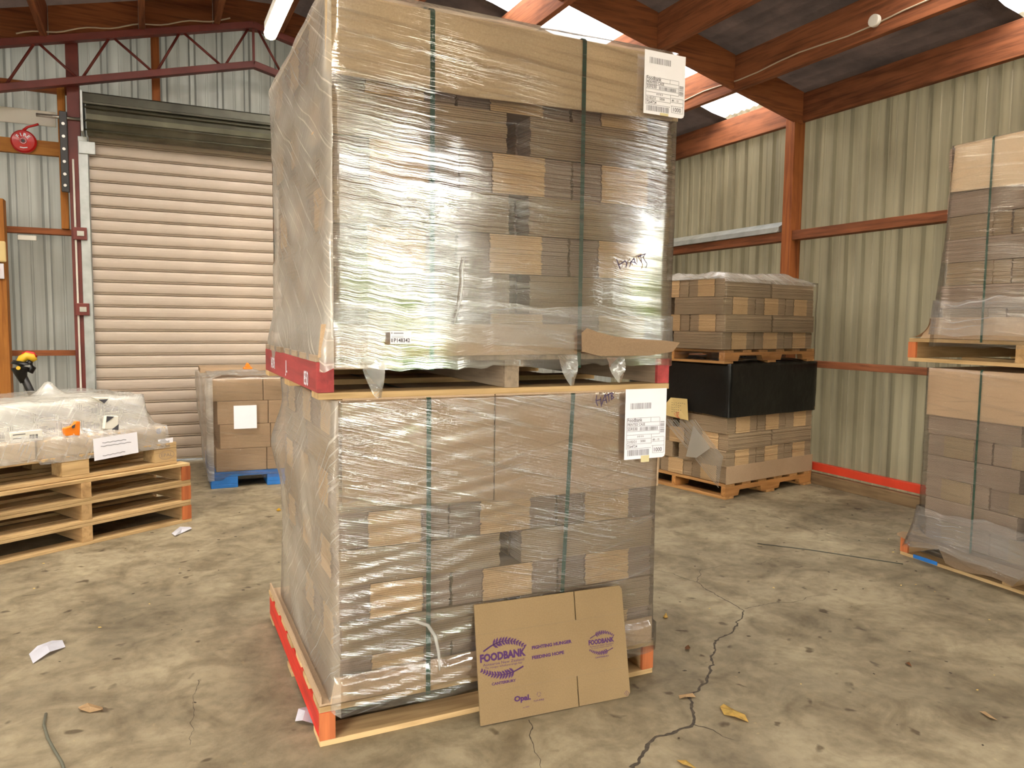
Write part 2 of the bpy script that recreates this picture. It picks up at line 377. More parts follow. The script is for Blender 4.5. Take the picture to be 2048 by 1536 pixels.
def clad_profile(L, pitch=.2):
    """offsets of a ribbed sheet seen from inside: wide pans, narrow channels going outward"""
    pts = []; s = 0
    while s < L-1e-6:
        for ds, d in ((0, 0), (.060, 0), (.066, .004), (.074, .004), (.080, 0), (.142, 0), (.155, .030), (.182, .030), (.195, 0)):
            if s+ds*pitch/.2 <= L+1e-6: pts.append((s+ds*pitch/.2, d))
        s += pitch
    if pts[-1][0] < L: pts.append((L, 0))
    return pts
def sheet(along0, L, top_fn, place, z0=0.03, pitch=.2):
    bm = nb(); lo = []; hi = []
    for s, d in clad_profile(L, pitch):
        a = along0+s
        lo.append(bm.verts.new(place(a, d, z0))); hi.append(bm.verts.new(place(a, d, top_fn(a))))
    for i in range(len(lo)-1): bm.faces.new((lo[i], lo[i+1], hi[i+1], hi[i]))
    # give the sheet a thickness
    g = bmesh.ops.solidify(bm, geom=bm.faces[:], thickness=.0008)
    return bm
wall_front = structure(thing('wall_front', None, None, FB)); wall_right = structure(thing('wall_right', None, None, FB))
wall_left = structure(thing('wall_left', None, None, FB)); wall_rear = structure(thing('wall_rear', None, None, FB))
a = XL
while a < XR-.01:
    L = min(.92, XR-a)
    obj('cladding_sheet', sheet(a, L, lambda x: roofz(x, .02), lambda p, d, z: (p, YF+d, z), pitch=.23), M['clad_f'], wall_front); a += .92
a = YR
while a < YF-.01:
    L = min(.8, YF-a)
    if not (-2.9 < a < -2.3):   # narrow side opening behind the viewer
        obj('cladding_sheet', sheet(a, L, lambda y: 3.2, lambda p, d, z: (XR+d, p, z), z0=.07, pitch=.155), M['clad_r'], wall_right)
    else:
        obj('cladding_sheet', sheet(a, .10, lambda y: 3.2, lambda p, d, z: (XR+d, p, z)), M['clad_r'], wall_right); obj('cladding_sheet', sheet(a+.42, L-.42, lambda y: 3.2, lambda p, d, z: (XR+d, p, z)), M['clad_r'], wall_right)
    op = -2.9 < a < -1.1      # open side doorway, outside the photo
    obj('cladding_sheet', sheet(a, L, lambda y: 3.2, lambda p, d, z: (XL-d, p, z), z0=2.55 if op else .03), M['clad_f'], wall_left); a += .8
OX0, OX1, OZ = 2.1, 3.55, 2.95      # open door behind the camera
a = XL
while a < XR-.01:
    L = min(.92, XR-a); mid = a+L/2
    segs = [(a, min(a+L, OX0), .03), (max(a, OX0), min(a+L, OX1), OZ), (max(a, OX1), a+L, .03)]
    for s0, s1, z0 in segs:
        if s1-s0 > .05: obj('cladding_sheet', sheet(s0, s1-s0, lambda x: roofz(x, .02), lambda p, d, z: (p, YR-d, z), z0=z0, pitch=.23), M['clad_f'], wall_rear)
    a += .92
# --- roof
ceil_ = structure(thing('ceiling', None, None, FB))
SKY = [(2.3, 2.97), (4.83, 5.6)]
def slope_strip(y0, y1, x0, x1, off, corr, name, mt, thick=.004, wavy=False):
    bm = nb(); nx = int(abs(x1-x0)/.0254) if corr else 1; ny = max(1, int((y1-y0)/.019)) if corr or wavy else 1
    grid = []
    nx = 1 if corr else nx
    if wavy: nx = 40
    for i in range(nx+1):
        x = x0+(x1-x0)*i/nx; row = []
        for j in range(ny+1):
            y = y0+(y1-y0)*j/ny
            if wavy and j in (0, ny): y += (.008*math.sin(x*41)+.006*noise.noise(Vector((x*7, y, 0))))*(1 if j else -1)
            z = roofz(x, off)+(.009*math.sin(2*math.pi*y/.076) if corr else 0)
            row.append(bm.verts.new((x, y, z)))
        grid.append(row)
    for i in range(nx):
        for j in range(ny): bm.faces.new((grid[i][j], grid[i+1][j], grid[i+1][j+1], grid[i][j+1]))
    bmesh.ops.solidify(bm, geom=bm.faces[:], thickness=thick)
    return obj(name, bm, mt, ceil_)
ys = YR-.2
for (s0, s1) in SKY+[(YF+.3, 0)]:
    slope_strip(ys, s0, XR+.25, RIDGE, .01, False, 'underlay_sheet', M['underlay'], wavy=True)
    if s1:
        slope_strip(s0-.1, s1+.1, XR+.25, RIDGE, .045, True, 'skylight_sheet', M['skylight'], .002)
        ys = s1
ys = YR-.2
for (s0, s1) in [(2.2, 2.97), (4.4, 5.1), (YF+.3, 0)]:  # left-slope skylights are added out of view to light left-facing sides
    slope_strip(ys, s0, XL-.25, RIDGE, .01, False, 'underlay_sheet', M['underlay'], wavy=True)
    if s1:
        slope_strip(s0-.1, s1+.1, XL-.25, RIDGE, .045, True, 'skylight_sheet', M['skylight'], .002); ys = s1
PURX = [4.13, 3.40, 2.63, 1.88, 1.13, .60, .02, -.68, -1.40, -2.12, -2.8]
for x in PURX:
    bm = nb(); zt = roofz(x)-.012; box(bm, x-.024, x+.024, YR, 7.225, zt-.265, zt); obj('purlin', bm, M['timber_y'], ceil_, bevel=.003)
BX = [XR-.02]+PURX
for yb in (7.23, 4.64, 1.9, -.8):
    for xa, xb in zip(BX, BX[1:]):
        if (xb < RIDGE-.4 < xa-.6 and False): continue
        a_, b_ = xb+.026, xa-.026
        if b_-a_ < .1: continue
        bm = nb()
        vv = []
        for x in (a_, b_):
            zt = roofz(x)-.014
            for y in (yb, yb+.045):
                for z in (zt-.25, zt): vv.append(bm.verts.new((x, y, z)))
        for q in ((0, 1, 3, 2), (4, 6, 7, 5), (0, 4, 5, 1), (2, 3, 7, 6), (0, 2, 6, 4), (1, 5, 7, 3)): bm.faces.new([vv[i] for i in q])
        obj('blocking', bm, M['timber_x'], ceil_, bevel=.003)
# right wall timbers
bm = nb(); box(bm, XR-.055, XR-.005, YR, YF, 2.915, 3.14); obj('eave_beam', bm, M['timber_y'], wall_right, bevel=.004)
for z, h in ((1.965, .075), (.935, .05)):
    for ya_, yb_ in ((YR, -2.72), (-2.37, YF-.05)):
        bm = nb(); box(bm, XR-.10, XR-.002, ya_, yb_, z, z+h); obj('girt', bm, M['timber_y'], wall_right, bevel=.003)
for y in (4.66, 1.9, -.8):
    bm = nb(); box(bm, XR-.115, XR-.002, y, y+.10, 0, 3.1); obj('post', bm, M['timber_z'], wall_right, bevel=.003)
bm = nb(); box(bm, XR-.09, XR-.03, YR, YF-.1, 0, .085); obj('bottom_plate', bm, M['timber_dull'], wall_right, bevel=.004)
bm = nb(); box(bm, XR-.06, XR-.012, YR, YF-.1, .105, .165); o = obj('steel_rail', bm, M['red_rail'], wall_right, bevel=.003); o['label'] = 'bright red steel rail low on the wall'
# grey flashing on the right wall
bm = nb(); prism(bm, [Vector((XR-.11, 4.80, z)) if k else Vector((XR-.012, 4.80, z)) for k, z in ((0, 2.045), (1, 2.045), (1, 2.085), (0, 2.14))], Vector((0, 2.3, 0)))
box(bm, XR-.125, XR-.105, 4.80, 7.1, 2.04, 2.055)
tag(obj('steel_flashing', bm, M['galv'], fr=FB, bevel=.002), 'long grey folded steel flashing resting on the upper rail, left of the corner post', 'flashing')

# --- front wall: columns, studs, girts
def bx(name, mt, parent, *b, bevel=.003, label=None):
    bm = nb(); box(bm, *b); o = obj(name, bm, mt, parent, bevel=bevel)
    if label: o['label'] = label
    return o
bx('steel_column', M['maroon'], wall_front, -.545, -.455, 7.25, 7.34, 0, 3.56)
bx('stud', M['timber_z'], wall_front, .085, .15, 7.34, 7.44, 2.9, 3.9)
bx('girt', M['timber_x'], wall_front, -1.03, -.545, 7.37, 7.44, 1.945, 1.995)
bx('girt', M['timber_x'], wall_front, -1.03, -.46, 7.37, 7.44, .94, .985)
bx('girt', M['timber_gold_x'], wall_front, -2.95, -.59, 7.36, 7.41, 2.585, 2.70)
bx('stud', M['timber_gold_z'], wall_front, -.62, -.565, 7.34, 7.40, 1.995, 3.17)
bx('girt', M['timber_x'], wall_front, -1.6, -.545, 7.38, 7.44, 3.10, 3.165)
bx('girt', M['timber_x'], wall_front, -2.95, -1.30, 7.37, 7.44, .94, .985)
bx('post', M['timber_gold_z'], wall_front, -1.26, -1.0, 7.20, 7.33, 0, 2.19)
bx('girt', M['timber_x'], wall_front, 3.3, XR-.1, 7.37, 7.44, 1.965, 2.04)
bx('conduit', M['white_pl'], wall_front, -.520, -.505, 7.225, 7.24, .60, 2.55, label='thin white conduit running down the maroon column')
for z in (1.9, 1.28):
    o = bx('cleat', M['maroon'], wall_front, -.53, -.43, 7.205, 7.225, z, z+.10)
    bm = nb(); tube(bm, [(-.475, 7.20, z+.05), (-.475, 7.19, z+.05)], .014, 8); box(bm, -.50, -.45, 7.195, 7.20, z+.03, z+.07); obj('bolt_plate', bm, M['steel'], o)
bx('bracket_plate', M['black'], wall_front, -.60, -.545, 7.21, 7.25, 2.28, 2.92)
for z in (2.33, 2.42, 2.52, 2.62, 2.72, 2.82):
    bm = nb(); tube(bm, [(-.572, 7.21, z), (-.572, 7.20, z)], .012, 10); obj('bolt_head', bm, M['steel'], wall_front)
# white patch painted across the cladding
bx('painted_board', M['white_pl'], wall_front, -2.2, -.64, 7.415, 7.43, 2.83, 2.95, label='pale board across the cladding left of the roller shaft')
bm = nb(); tube(bm, [(-.76, 7.24, 2.875), (-.42, 7.24, 2.875)], .014, 12); obj('shaft', bm, M['steel'], wall_front, label='') if False else obj('drum_shaft', bm, M['steel'], wall_front)
# strip light / tag under the girt
tag(bx('cable_tray_offcut', M['white_pl'], None, -.93, -.80, 7.33, 7.36, 1.885, 1.925), 'short white plastic strip fixed under the rail beside the timber post', 'plastic strip')
bpy.data.objects['cable_tray_offcut'].matrix_world = FB.m()

# --- roller door
door = structure(thing('door_1', None, None, FB))
DX0, DX1 = -.40, 2.95
prof = [(0, .005), (.003, -.009), (.009, -.012), (.012, -.002), (.0145, .004), (.018, -.004), (.024, -.008), (.040, -.010), (.060, -.0105), (.082, -.009), (.0985, -.006), (.1035, .005)]
PIT = .1035
bm = nb(); prev = None
for (z, d) in prof:
    row = [bm.verts.new((x, d, z)) for x in (DX0, (DX0+DX1)/2, DX1)]
    if prev:
        for i in (0, 1): bm.faces.new((prev[i], prev[i+1], row[i+1], row[i]))
    prev = row
bmesh.ops.solidify(bm, geom=bm.faces[:], thickness=.002)
bmesh.ops.recalc_face_normals(bm, faces=bm.faces)
sm = bpy.data.meshes.new('slat'); bm.to_mesh(sm); bm.free(); sm.materials.append(M['slat'])
nsl = 27
for k in range(nsl): inst('slat', sm, door, Matrix.Translation((0, 7.30, .01+k*PIT)))
bx('guide_rail', M['galv'], door, -.475, -.405, 7.23, 7.31, 0, 2.74)
bx('guide_rail', M['galv'], door, 2.93, 3.0, 7.23, 7.31, 0, 2.74)
bx('guide_bracket', M['galv'], door, -.47, -.35, 7.215, 7.25, 2.60, 2.70)
bm = nb(); cz, cy, rr_ = 2.885, 7.20, .15; rg = []
for k in range(24):
    t = 2*math.pi*k/24; r_ = rr_*(1+.05*(1 if k % 4 < 2 else -1)*.6)
    rg.append([bm.verts.new((x, cy+r_*math.cos(t), cz+r_*math.sin(t))) for x in (-.40, 2.93)])
for k in range(24):
    bm.faces.new((rg[k][0], rg[(k+1) % 24][0], rg[(k+1) % 24][1], rg[k][1]))
bm.faces.new([r[0] for r in rg]); bm.faces.new([r[1] for r in rg][::-1])
obj('curtain_roll', bm, M['hood'], door)
bm = nb()
pr = [(7.33, 3.07), (7.08, 3.06), (7.07, 3.05), (7.06, 2.985), (7.05, 2.98), (7.05, 2.965), (7.065, 2.96)]
pv = None
for y, z in pr:
    row = [bm.verts.new((x, y, z)) for x in (-.42, 2.95)]
    if pv: bm.faces.new((pv[0], pv[1], row[1], row[0]))
    pv = row
bmesh.ops.solidify(bm, geom=bm.faces[:], thickness=.003)
obj('hood', bm, M['hood'], door)
for zz, yy in ((2.935, 7.045), (2.83, 7.052), (2.77, 7.10)):
    bm = nb(); tube(bm, [(-.42, yy, zz), (2.93, yy, zz)], .007, 6); obj('rib', bm, M['hood'], door)
bx('end_plate', M['galv'], door, -.438, -.42, 7.03, 7.33, 2.74, 3.06)

# --- truss
tr = thing('roof_truss', 'maroon steel lattice truss spanning above the roller door', 'truss', FB)
def chord(z_off, nm):
    bm = nb()
    for xa, xb in ((-2.9, RIDGE), (RIDGE, 4.7)):
        za, zb = 3.83+z_off-SL*abs(xa-RIDGE), 3.83+z_off-SL*abs(xb-RIDGE)
        beam(bm, (xa, 7.17, za), (xb, 7.17, zb), .07, .055)
    return obj(nm, bm, M['maroon'], tr, bevel=.003)
chord(0, 'top_chord'); chord(-.335, 'bottom_chord')
def tz(x, o): return 3.83+o-SL*abs(x-RIDGE)
xs = [.874, .651, .318, .112, -.209, -.438, -.734, -.96, -1.26, -1.48, -1.79, -2.0, -2.3, -2.5]
for i, (xa, xb) in enumerate(zip(xs, xs[1:])):
    bm = nb(); oa, ob = (-.335, 0) if i % 2 else (0, -.335)
    tube(bm, [(xa, 7.17, tz(xa, oa)), (xb, 7.17, tz(xb, ob))], .011, 6); obj('web_rod', bm, M['maroon'], tr)
xs = [2*RIDGE-q for q in (.874, .651, .318, .112, -.209, -.438, -.734, -.96, -1.26, -1.48, -1.79, -2.0)]
for i, (xa, xb) in enumerate(zip(xs, xs[1:])):
    bm = nb(); oa, ob = (-.335, 0) if i % 2 else (0, -.335)
    tube(bm, [(xa, 7.17, tz(xa, oa)), (xb, 7.17, tz(xb, ob))], .011, 6); obj('web_rod', bm, M['maroon'], tr)
bm = nb(); beam(bm, (RIDGE, 7.17, 3.5), (RIDGE, 7.17, 3.82), .02, .02); obj('king_post', bm, M['maroon'], tr)
# pale cable above the truss
bm = nb(); pts = []
for k in range(30):
    x = -.86+k*.054; pts.append((x, 7.12, tz(x, .050)+.010*math.sin(k*.9)))
tube(bm, pts, .006, 6)
tag(obj('cable_run', bm, M['cable'], fr=FB), 'pale twin cable clipped along the timbers above the maroon truss', 'cable')

# cable and junction on the roof beam
xc = 4.13-.03
zc = roofz(4.13)-.20
bm = nb(); pts = [(xc, 6.2-.2*k, zc+.012*math.sin(k*1.3)) for k in range(24)]
tube(bm, pts, .005, 6); tag(obj('ceiling_cable', bm, M['cable'], fr=FB), 'thin pale cable running along the lowest full roof purlin at the right', 'cable')
qn = hit(1751, 73, FB.x*xc, FB.x); qy = qn.dot(FB.y)
bm = nb(); tube(bm, [(xc-.03, qy, zc+.01), (xc, qy, zc+.01)], .038, 16)
tag(obj('junction_box', bm, M['white_pl'], fr=FB, bevel=.004), 'round white junction box on the roof purlin cable', 'junction box')

# --- fluorescent battens
def batten(x, y0, y1, z, label):
    t = thing('fluorescent_light', label, 'ceiling light', FB, loc=(x, (y0+y1)/2, z))
    h = (y1-y0)/2
    bm = nb(); box(bm, -.035, .035, -h, h, .02, .07); obj('housing', bm, M['white_pl'], t, bevel=.006)
    bm = nb(); tube(bm, [(0, -h+.01, 0), (0, h-.01, 0)], .038, 12); obj('diffuser', bm, EM, t)
    for s in (-1, 1):
        bm = nb(); box(bm, -.03, .03, s*h-.012, s*h+.012, -.03, .03); obj('end_cap', bm, M['white_pl'], t, bevel=.004)
        bm = nb(); tube(bm, [(0, s*h*.6, .06), (0, s*h*.6, roofz(x)-z-.28)], .004, 6); obj('hanger', bm, M['steel'], t)
    l = bpy.data.objects.new('lamp', bpy.data.lights.new('lamp', 'AREA')); COL.objects.link(l); l.parent = t
    l.data.shape = 'RECTANGLE'; l.data.size = .08; l.data.size_y = 2*h; l.data.energy = 19; l.data.color = (1, .86, .66); l.location = (0, 0, -.045)
    l.data.spread = R(180)
EM = emis('tube_glow', (1, .86, .62), 26)
batten(.72, 3.7, 4.95, 3.0, 'glowing fluorescent batten hanging beside the wrapped top stack, in front of the truss')
batten(.72, .1, 1.35, 3.0, 'fluorescent batten hanging in front of the double stack, above the viewer')
batten(.72, -3.2, -1.95, 3.0, 'unseen fill batten added near the open rear doorway')  # out-of-view fixture added as extra room light
batten(3.0, .5, 1.75, 2.9, 'unseen fill batten added between the double stack and the right hand stack')  # another added light, no such fixture in view
batten(-1.9, 1.9, 3.15, 2.85, 'unseen fill batten added over the left side of the floor')  # added outside the view to brighten left-facing sides

# --- yard trees seen only as reflections
for i, (x, y, s) in enumerate(((3.4, -12, 1.6), (-2.8, -11.5, 2.0))):
    t = thing('tree', ['leafy green tree in the yard straight behind the open doorway', 'leafy green tree in the yard left of the open doorway'][i], 'tree', FB, loc=(x, y, -.03))
    bm = nb(); tube(bm, [(0, 0, 0), (.05, 0, 1.2*s)], [.14, .08], 8); obj('trunk', bm, M['timber_z'], t)
    bm = nb(); r2 = random.Random(i)
    for k in range(500):
        v = Vector((r2.gauss(0, 1), r2.gauss(0, 1), r2.gauss(0, 1))).normalized()*r2.uniform(.5, 1)*s*1.1+Vector((0, 0, 1.5*s))
        nrm = Vector((r2.gauss(0, 1), r2.gauss(0, 1), r2.gauss(0, 1))).normalized(); tt = nrm.orthogonal().normalized()*.22; b2 = nrm.cross(tt)
        bm.faces.new([bm.verts.new(v+tt), bm.verts.new(v+b2*.6), bm.verts.new(v-tt), bm.verts.new(v-b2*.6)])
    o = obj('foliage', bm, M['foliage'], t); o['kind'] = 'stuff'

hd = thing('added_hedge', 'tall green screen added across the yard to cover low bright sky', 'added_hedge', FB, loc=(0, -16, -.03))  # added screen in the unseen yard, keeps low bright sky out of film reflections
bm = nb(); r2 = random.Random(9); box(bm, -12, 22, -.5, .0, 0, 2.5)
for k in range(2600):
    v = Vector((r2.uniform(-4, 14), r2.uniform(0, .35), r2.uniform(0, 2.75)))
    nrm = Vector((r2.gauss(0, 1), r2.gauss(.6, 1), r2.gauss(0, 1))).normalized(); tt = nrm.orthogonal().normalized()*.16; b2 = nrm.cross(tt)
    bm.faces.new([bm.verts.new(v+tt), bm.verts.new(v+b2*.6), bm.verts.new(v-tt), bm.verts.new(v-b2*.6)])
o = obj('foliage', bm, M['foliage'], hd); o['kind'] = 'stuff'

# ================================================================== PALLETS
def pallet(fr, L, D, H, label, boards=7, bboards=3, sw=.042, stringer=('pine_y',)*3, deck='pine', bottom='pine', notch=False, bt=.018, z=0, x0=0, y0=0, name='wooden_pallet', group=None, ends=None):
    t = thing(name, label, 'pallet', fr, group=group, loc=(x0, y0, z))
    sh = H-2*bt
    xs_ = [0, L/2-sw/2, L-sw]
    for i, x in enumerate(xs_):
        bm = nb(); mm = M[stringer[i]]; mats = [mm]
        if notch:
            pts = []
            z0_, z1_ = bt, H-bt
            n1, n2 = (.14*D, .40*D), (.60*D, .86*D)
            for (a, z_) in ((0, z0_), (n1[0], z0_), (n1[0]+.015, z0_+.04), (n1[1]-.015, z0_+.04), (n1[1], z0_), (n2[0], z0_), (n2[0]+.015, z0_+.04), (n2[1]-.015, z0_+.04), (n2[1], z0_), (D, z0_), (D, z1_), (0, z1_)):
                pts.append(Vector((x, a, z_)))
            prism(bm, pts, Vector((sw, 0, 0)))
        else: box(bm, x, x+sw, .0, D, bt, H-bt)
        o = obj('stringer', bm, mats, t, bevel=.002)
        if ends:
            e = ends[i] if isinstance(ends, (list, tuple)) else ends
            if e:
                bm = nb(); box(bm, x-.0008, x+sw+.0008, -.0012, .012, bt+.001, H-bt-.001); obj('painted_end', bm, M[e], o)
    def brd(z0_, n, w, mt):
        for k in range(n):
            c = w/2+(D-w)*k/(n-1)
            bm = nb(); j = rnd.uniform(-.004, .004); tw = bt-.0004
            box(bm, j, L+j, c-w/2, c+w/2, z0_, z0_+tw); obj('deck_board' if z0_ > .05 else 'bottom_board', bm, M[mt], t, bevel=.0015)
    brd(H-bt, boards, .1 if boards > 5 else .14, deck); brd(0, bboards, .1, bottom)
    return t
pallet(FM, 1.192, 1.08, .122, 'pine pallet with red painted side on the floor under the middle double stack', stringer=('red_paint', 'pine_y', 'pine_y'), ends=('orange_end', None, 'orange_end'), bboards=3, sw=.045)
pallet(FU, 1.226, 1.10, .128, 'faded red pallet marked 850 carrying the upper wrapped carton stack', stringer=('red_faded', 'pine_grey', 'pine_grey'), deck='pine_grey', sw=.048, bboards=3, name='wooden_pallet', bt=.02, ends=('red_faded', 'pine_grey', 'red_faded'))

# ================================================================== CARTON BUNDLES
def bundle_mesh(w, d, h, seed, mats=('edge_tan', 'edge_dark', 'edge_mid'), n=None, tan=(.27, .74)):
    """flat cartons lying on top of one another; front and back show a proud tan block between darker flanks"""
    r = random.Random(seed); n = n or max(6, round(h/.0066))
    a, b_ = w*tan[0], w*tan[1]; rc = .007
    outl = [(0, rc), (a, rc), (a, 0), (b_, 0), (b_, rc), (w, rc), (w, d*.5), (w, d-rc), (b_, d-rc), (b_, d), (a, d), (a, d-rc), (0, d-rc), (0, d*.5)]
    mi = [1, 1, 0, 1, 1, 2, 2, 1, 1, 0, 1, 1, 2, 2]
    bm = nb(); cx, cy = w/2, d/2; prev = None; t = h/n; nn = len(outl)
    def ring(z, ins, jx, jy):
        out_ = []
        for x, y in outl:
            xx = x+(ins if x < cx-.001 else -ins)*1.0+jx; yy = y+((ins if y < cy-.001 else -ins) if abs(y-cy) > .001 else 0)+jy
            out_.append(bm.verts.new((xx, yy, z)))
        return out_
    rings = []
    for k in range(n):
        jx, jy = r.uniform(-.0022, .0022), r.uniform(-.0022, .0022)
        g = .0016+r.uniform(0, .0012)
        rings += [ring(k*t+t*.14, 0, jx, jy), ring(k*t+t*.86, 0, jx, jy)]
        if k < n-1: rings.append(ring((k+1)*t, g, jx, jy))
    for q in range(len(rings)-1):
        A, B = rings[q], rings[q+1]
        for i in range(nn): bm.faces.new((A[i], A[(i+1) % nn], B[(i+1) % nn], B[i])).material_index = mi[i]
    bm.faces.new(rings[0][::-1]).material_index = 2; bm.faces.new(rings[-1]).material_index = 2
    bmesh.ops.recalc_face_normals(bm, faces=bm.faces)
    me = bpy.data.meshes.new('carton_bundle'); bm.to_mesh(me); bm.free()
    for m_ in mats: me.materials.append(M[m_])
    return me
def load(t, x0, x1, y0, y1, z0, h, n, first='A', mats=None, jit=.006, splits=None, gapc=None):
    W, D = x1-x0, y1-y0
    kw = dict(mats=mats) if mats else {}
    sp = splits or [x0, x0+W/3, x0+2*W/3, x1]
    A = [[bundle_mesh(sp[i+1]-sp[i]-.008, D/2-.008, h-.001, 10*i+s, **kw) for s in (1, 2)] for i in range(3)]
    wb = D/3-.006; gp = .06
    B = [bundle_mesh(wb, W/2-gp/2, h-.001, 90+s, **kw) for s in (1, 2, 3)]
    for k in range(n):
        z = z0+k*h; isA = (k % 2 == 0) == (first == 'A')
        lj = rnd.uniform(-jit, jit)
        if isA:
            for i in range(3):
                for j in (0, 1):
                    inst('carton_bundle', rnd.choice(A[i]), t, Matrix.Translation((sp[i]+.004+lj+rnd.uniform(-.002, .002), y0+j*D/2+.004+rnd.uniform(-.002, .003), z)))
        else:
            go = rnd.uniform(-.012, .012)
            for i in (0, 1):
                for j in range(3):
                    # turned a quarter: local x -> +y
                    ox = x0+(i+1)*(W/2)-(gp/2 if i == 0 else 0)+lj+go*(1-i)
                    if i == 0: ox = x0+W/2-gp/2+lj+go
                    else: ox = x1+lj
                    m_ = Matrix.Translation((ox, y0+j*D/3+.003, z)) @ Matrix.Rotation(math.pi/2, 4, 'Z')
                    inst('carton_bundle', rnd.choice(B), t, m_)
def slab(name, bm_fn, mt, parent): pass

# ---- lower middle load
lo = thing('carton_stack', 'lower wrapped stack of flat cartons in the middle, capped by a pale folded sheet', 'carton stack', FM, loc=(0, 0, .124))
lo_mats = ('edge_tan', 'edge_dark', 'edge_mid')
load(lo, .055, 1.184, .008, .975, .016, .1105, 8, 'A', splits=[.055, .415, .80, 1.184])
bm = nb(); box(bm, 0.0, 1.187, 0.002, 1.07, 0.0, .006)
box(bm, .0, .006, .0, 1.07, .006, .03)
obj('base_sheet', bm, M['board'], lo)
def panel(name, fr_parent, pts_uz, y, th, mt, zoff=0):
    bm = nb(); prism(bm, [Vector((u, y, z-zoff)) for u, z in pts_uz], Vector((0, th, 0))); return obj(name, bm, mt, fr_parent, bevel=.001)
panel('cover_sheet', lo, [(.070, .716), (.552, .694), (.552, 1.036), (.072, 1.036)], -.004, .006, M['board'], .124)
panel('cover_sheet', lo, [(.556, .693), (1.19, .690), (1.195, 1.036), (.556, 1.036)], -.006, .006, M['board'], .124)
panel('base_flap', lo, [(.03, .128), (1.18, .120), (1.18, .215), (.045, .205)], -.006, .006, M['board'], .124)
bm = nb(); box(bm, .06, 1.19, .0, 1.05, .902, .908); obj('top_sheet', bm, M['board'], lo)

# ---- upper middle load
up = thing('carton_stack', 'upper wrapped stack of flat cartons on the faded red pallet, with sunlit glare', 'carton stack', FU, loc=(0, 0, .13))
load(up, .045, 1.228, .008, 1.06, .002, .124, 8, 'A', splits=[.045, .433, .829, 1.228])
bm = nb(); box(bm, .03, 1.23, -.004, 1.07, .996, 1.002); obj('top_sheet', bm, M['board_light'], up)
panel('cover_sheet', up, [(.030, 1.945), (.45, 1.935), (.852, 1.945), (.852, 2.16), (.030, 2.16)], -.010, .006, M['board_light'], 1.164)
panel('cover_sheet', up, [(.858, 1.945), (1.228, 1.955), (1.230, 2.16), (.858, 2.16)], -.010, .006, M['board_light'], 1.164)
panel('base_flap', up, [(.002, 1.155), (.852, 1.160), (.84, 1.258), (.012, 1.25)], -.012, .006, M['board'], 1.164)
# torn flap bent outward at the right
bm = nb()
fp = [(onf(FM, *q, off=q2), q2) for q, q2 in (((1164, 703), -.048), ((1200, 712), -.048), ((1300, 711), -.048), ((1346, 703), -.05), ((1360, 685), -.052), ((1330, 681), -.05), ((1280, 678), -.045), ((1230, 673), -.048), ((1195, 664), -.048), ((1174, 656), -.048), ((1163, 666), -.048))]
cfp = [Vector((u, y, z-1.164)) for (u, z), y in fp]
c_ = sum(cfp, Vector())/len(cfp); fv = [bm.verts.new(v) for v in cfp]; cv = bm.verts.new(c_)
for i_ in range(len(fv)): bm.faces.new((fv[i_], fv[(i_+1) % len(fv)], cv))
bmesh.ops.solidify(bm, geom=bm.faces[:], thickness=.004)
o = obj('torn_flap', bm, M['board'], up); o['label'] = 'torn cardboard flap bent outward'
# bundles showing beside the torn flap are the same bundles as above

# ---- green straps
def strap_obj(fr, u, z0, z1, y0, y1, label, w_=.015, du=0, z_off=0):
    bm = nb(); th = .0015
    pts = [(u+du, y0-.003, z0), (u+du*.5, y0-.004, (z0+z1)/2), (u, y0-.003, z1-.006), (u, y0+.006, z1+.003), (u, y1-.006, z1+.003), (u, y1+.003, z1-.006), (u, y1+.003, z0)]
    pr_ = None
    for p_ in pts:
        row = [bm.verts.new((p_[0]-w_/2, p_[1], p_[2])), bm.verts.new((p_[0]+w_/2, p_[1], p_[2]))]
        if pr_: bm.faces.new((pr_[0], pr_[1], row[1], row[0]))
        pr_ = row
    bmesh.ops.solidify(bm, geom=bm.faces[:], thickness=-th)
    return tag(obj('packing_strap', bm, M['strap'], fr=fr), label, 'strap')
strap_obj(FM, .340, 1.115, 2.168, -.010, 1.075, 'green packing strap down the left part of the upper middle stack')
strap_obj(FM, .852, 1.115, 2.168, -.010, 1.075, 'green packing strap down the right part of the upper middle stack')
strap_obj(FM, .333, .10, 1.033, -.006, 1.06, 'green packing strap down the left part of the lower middle stack')
strap_obj(FM, .835, .10, 1.033, -.006, 1.06, 'green packing strap down the right part of the lower middle stack', du=-.04)

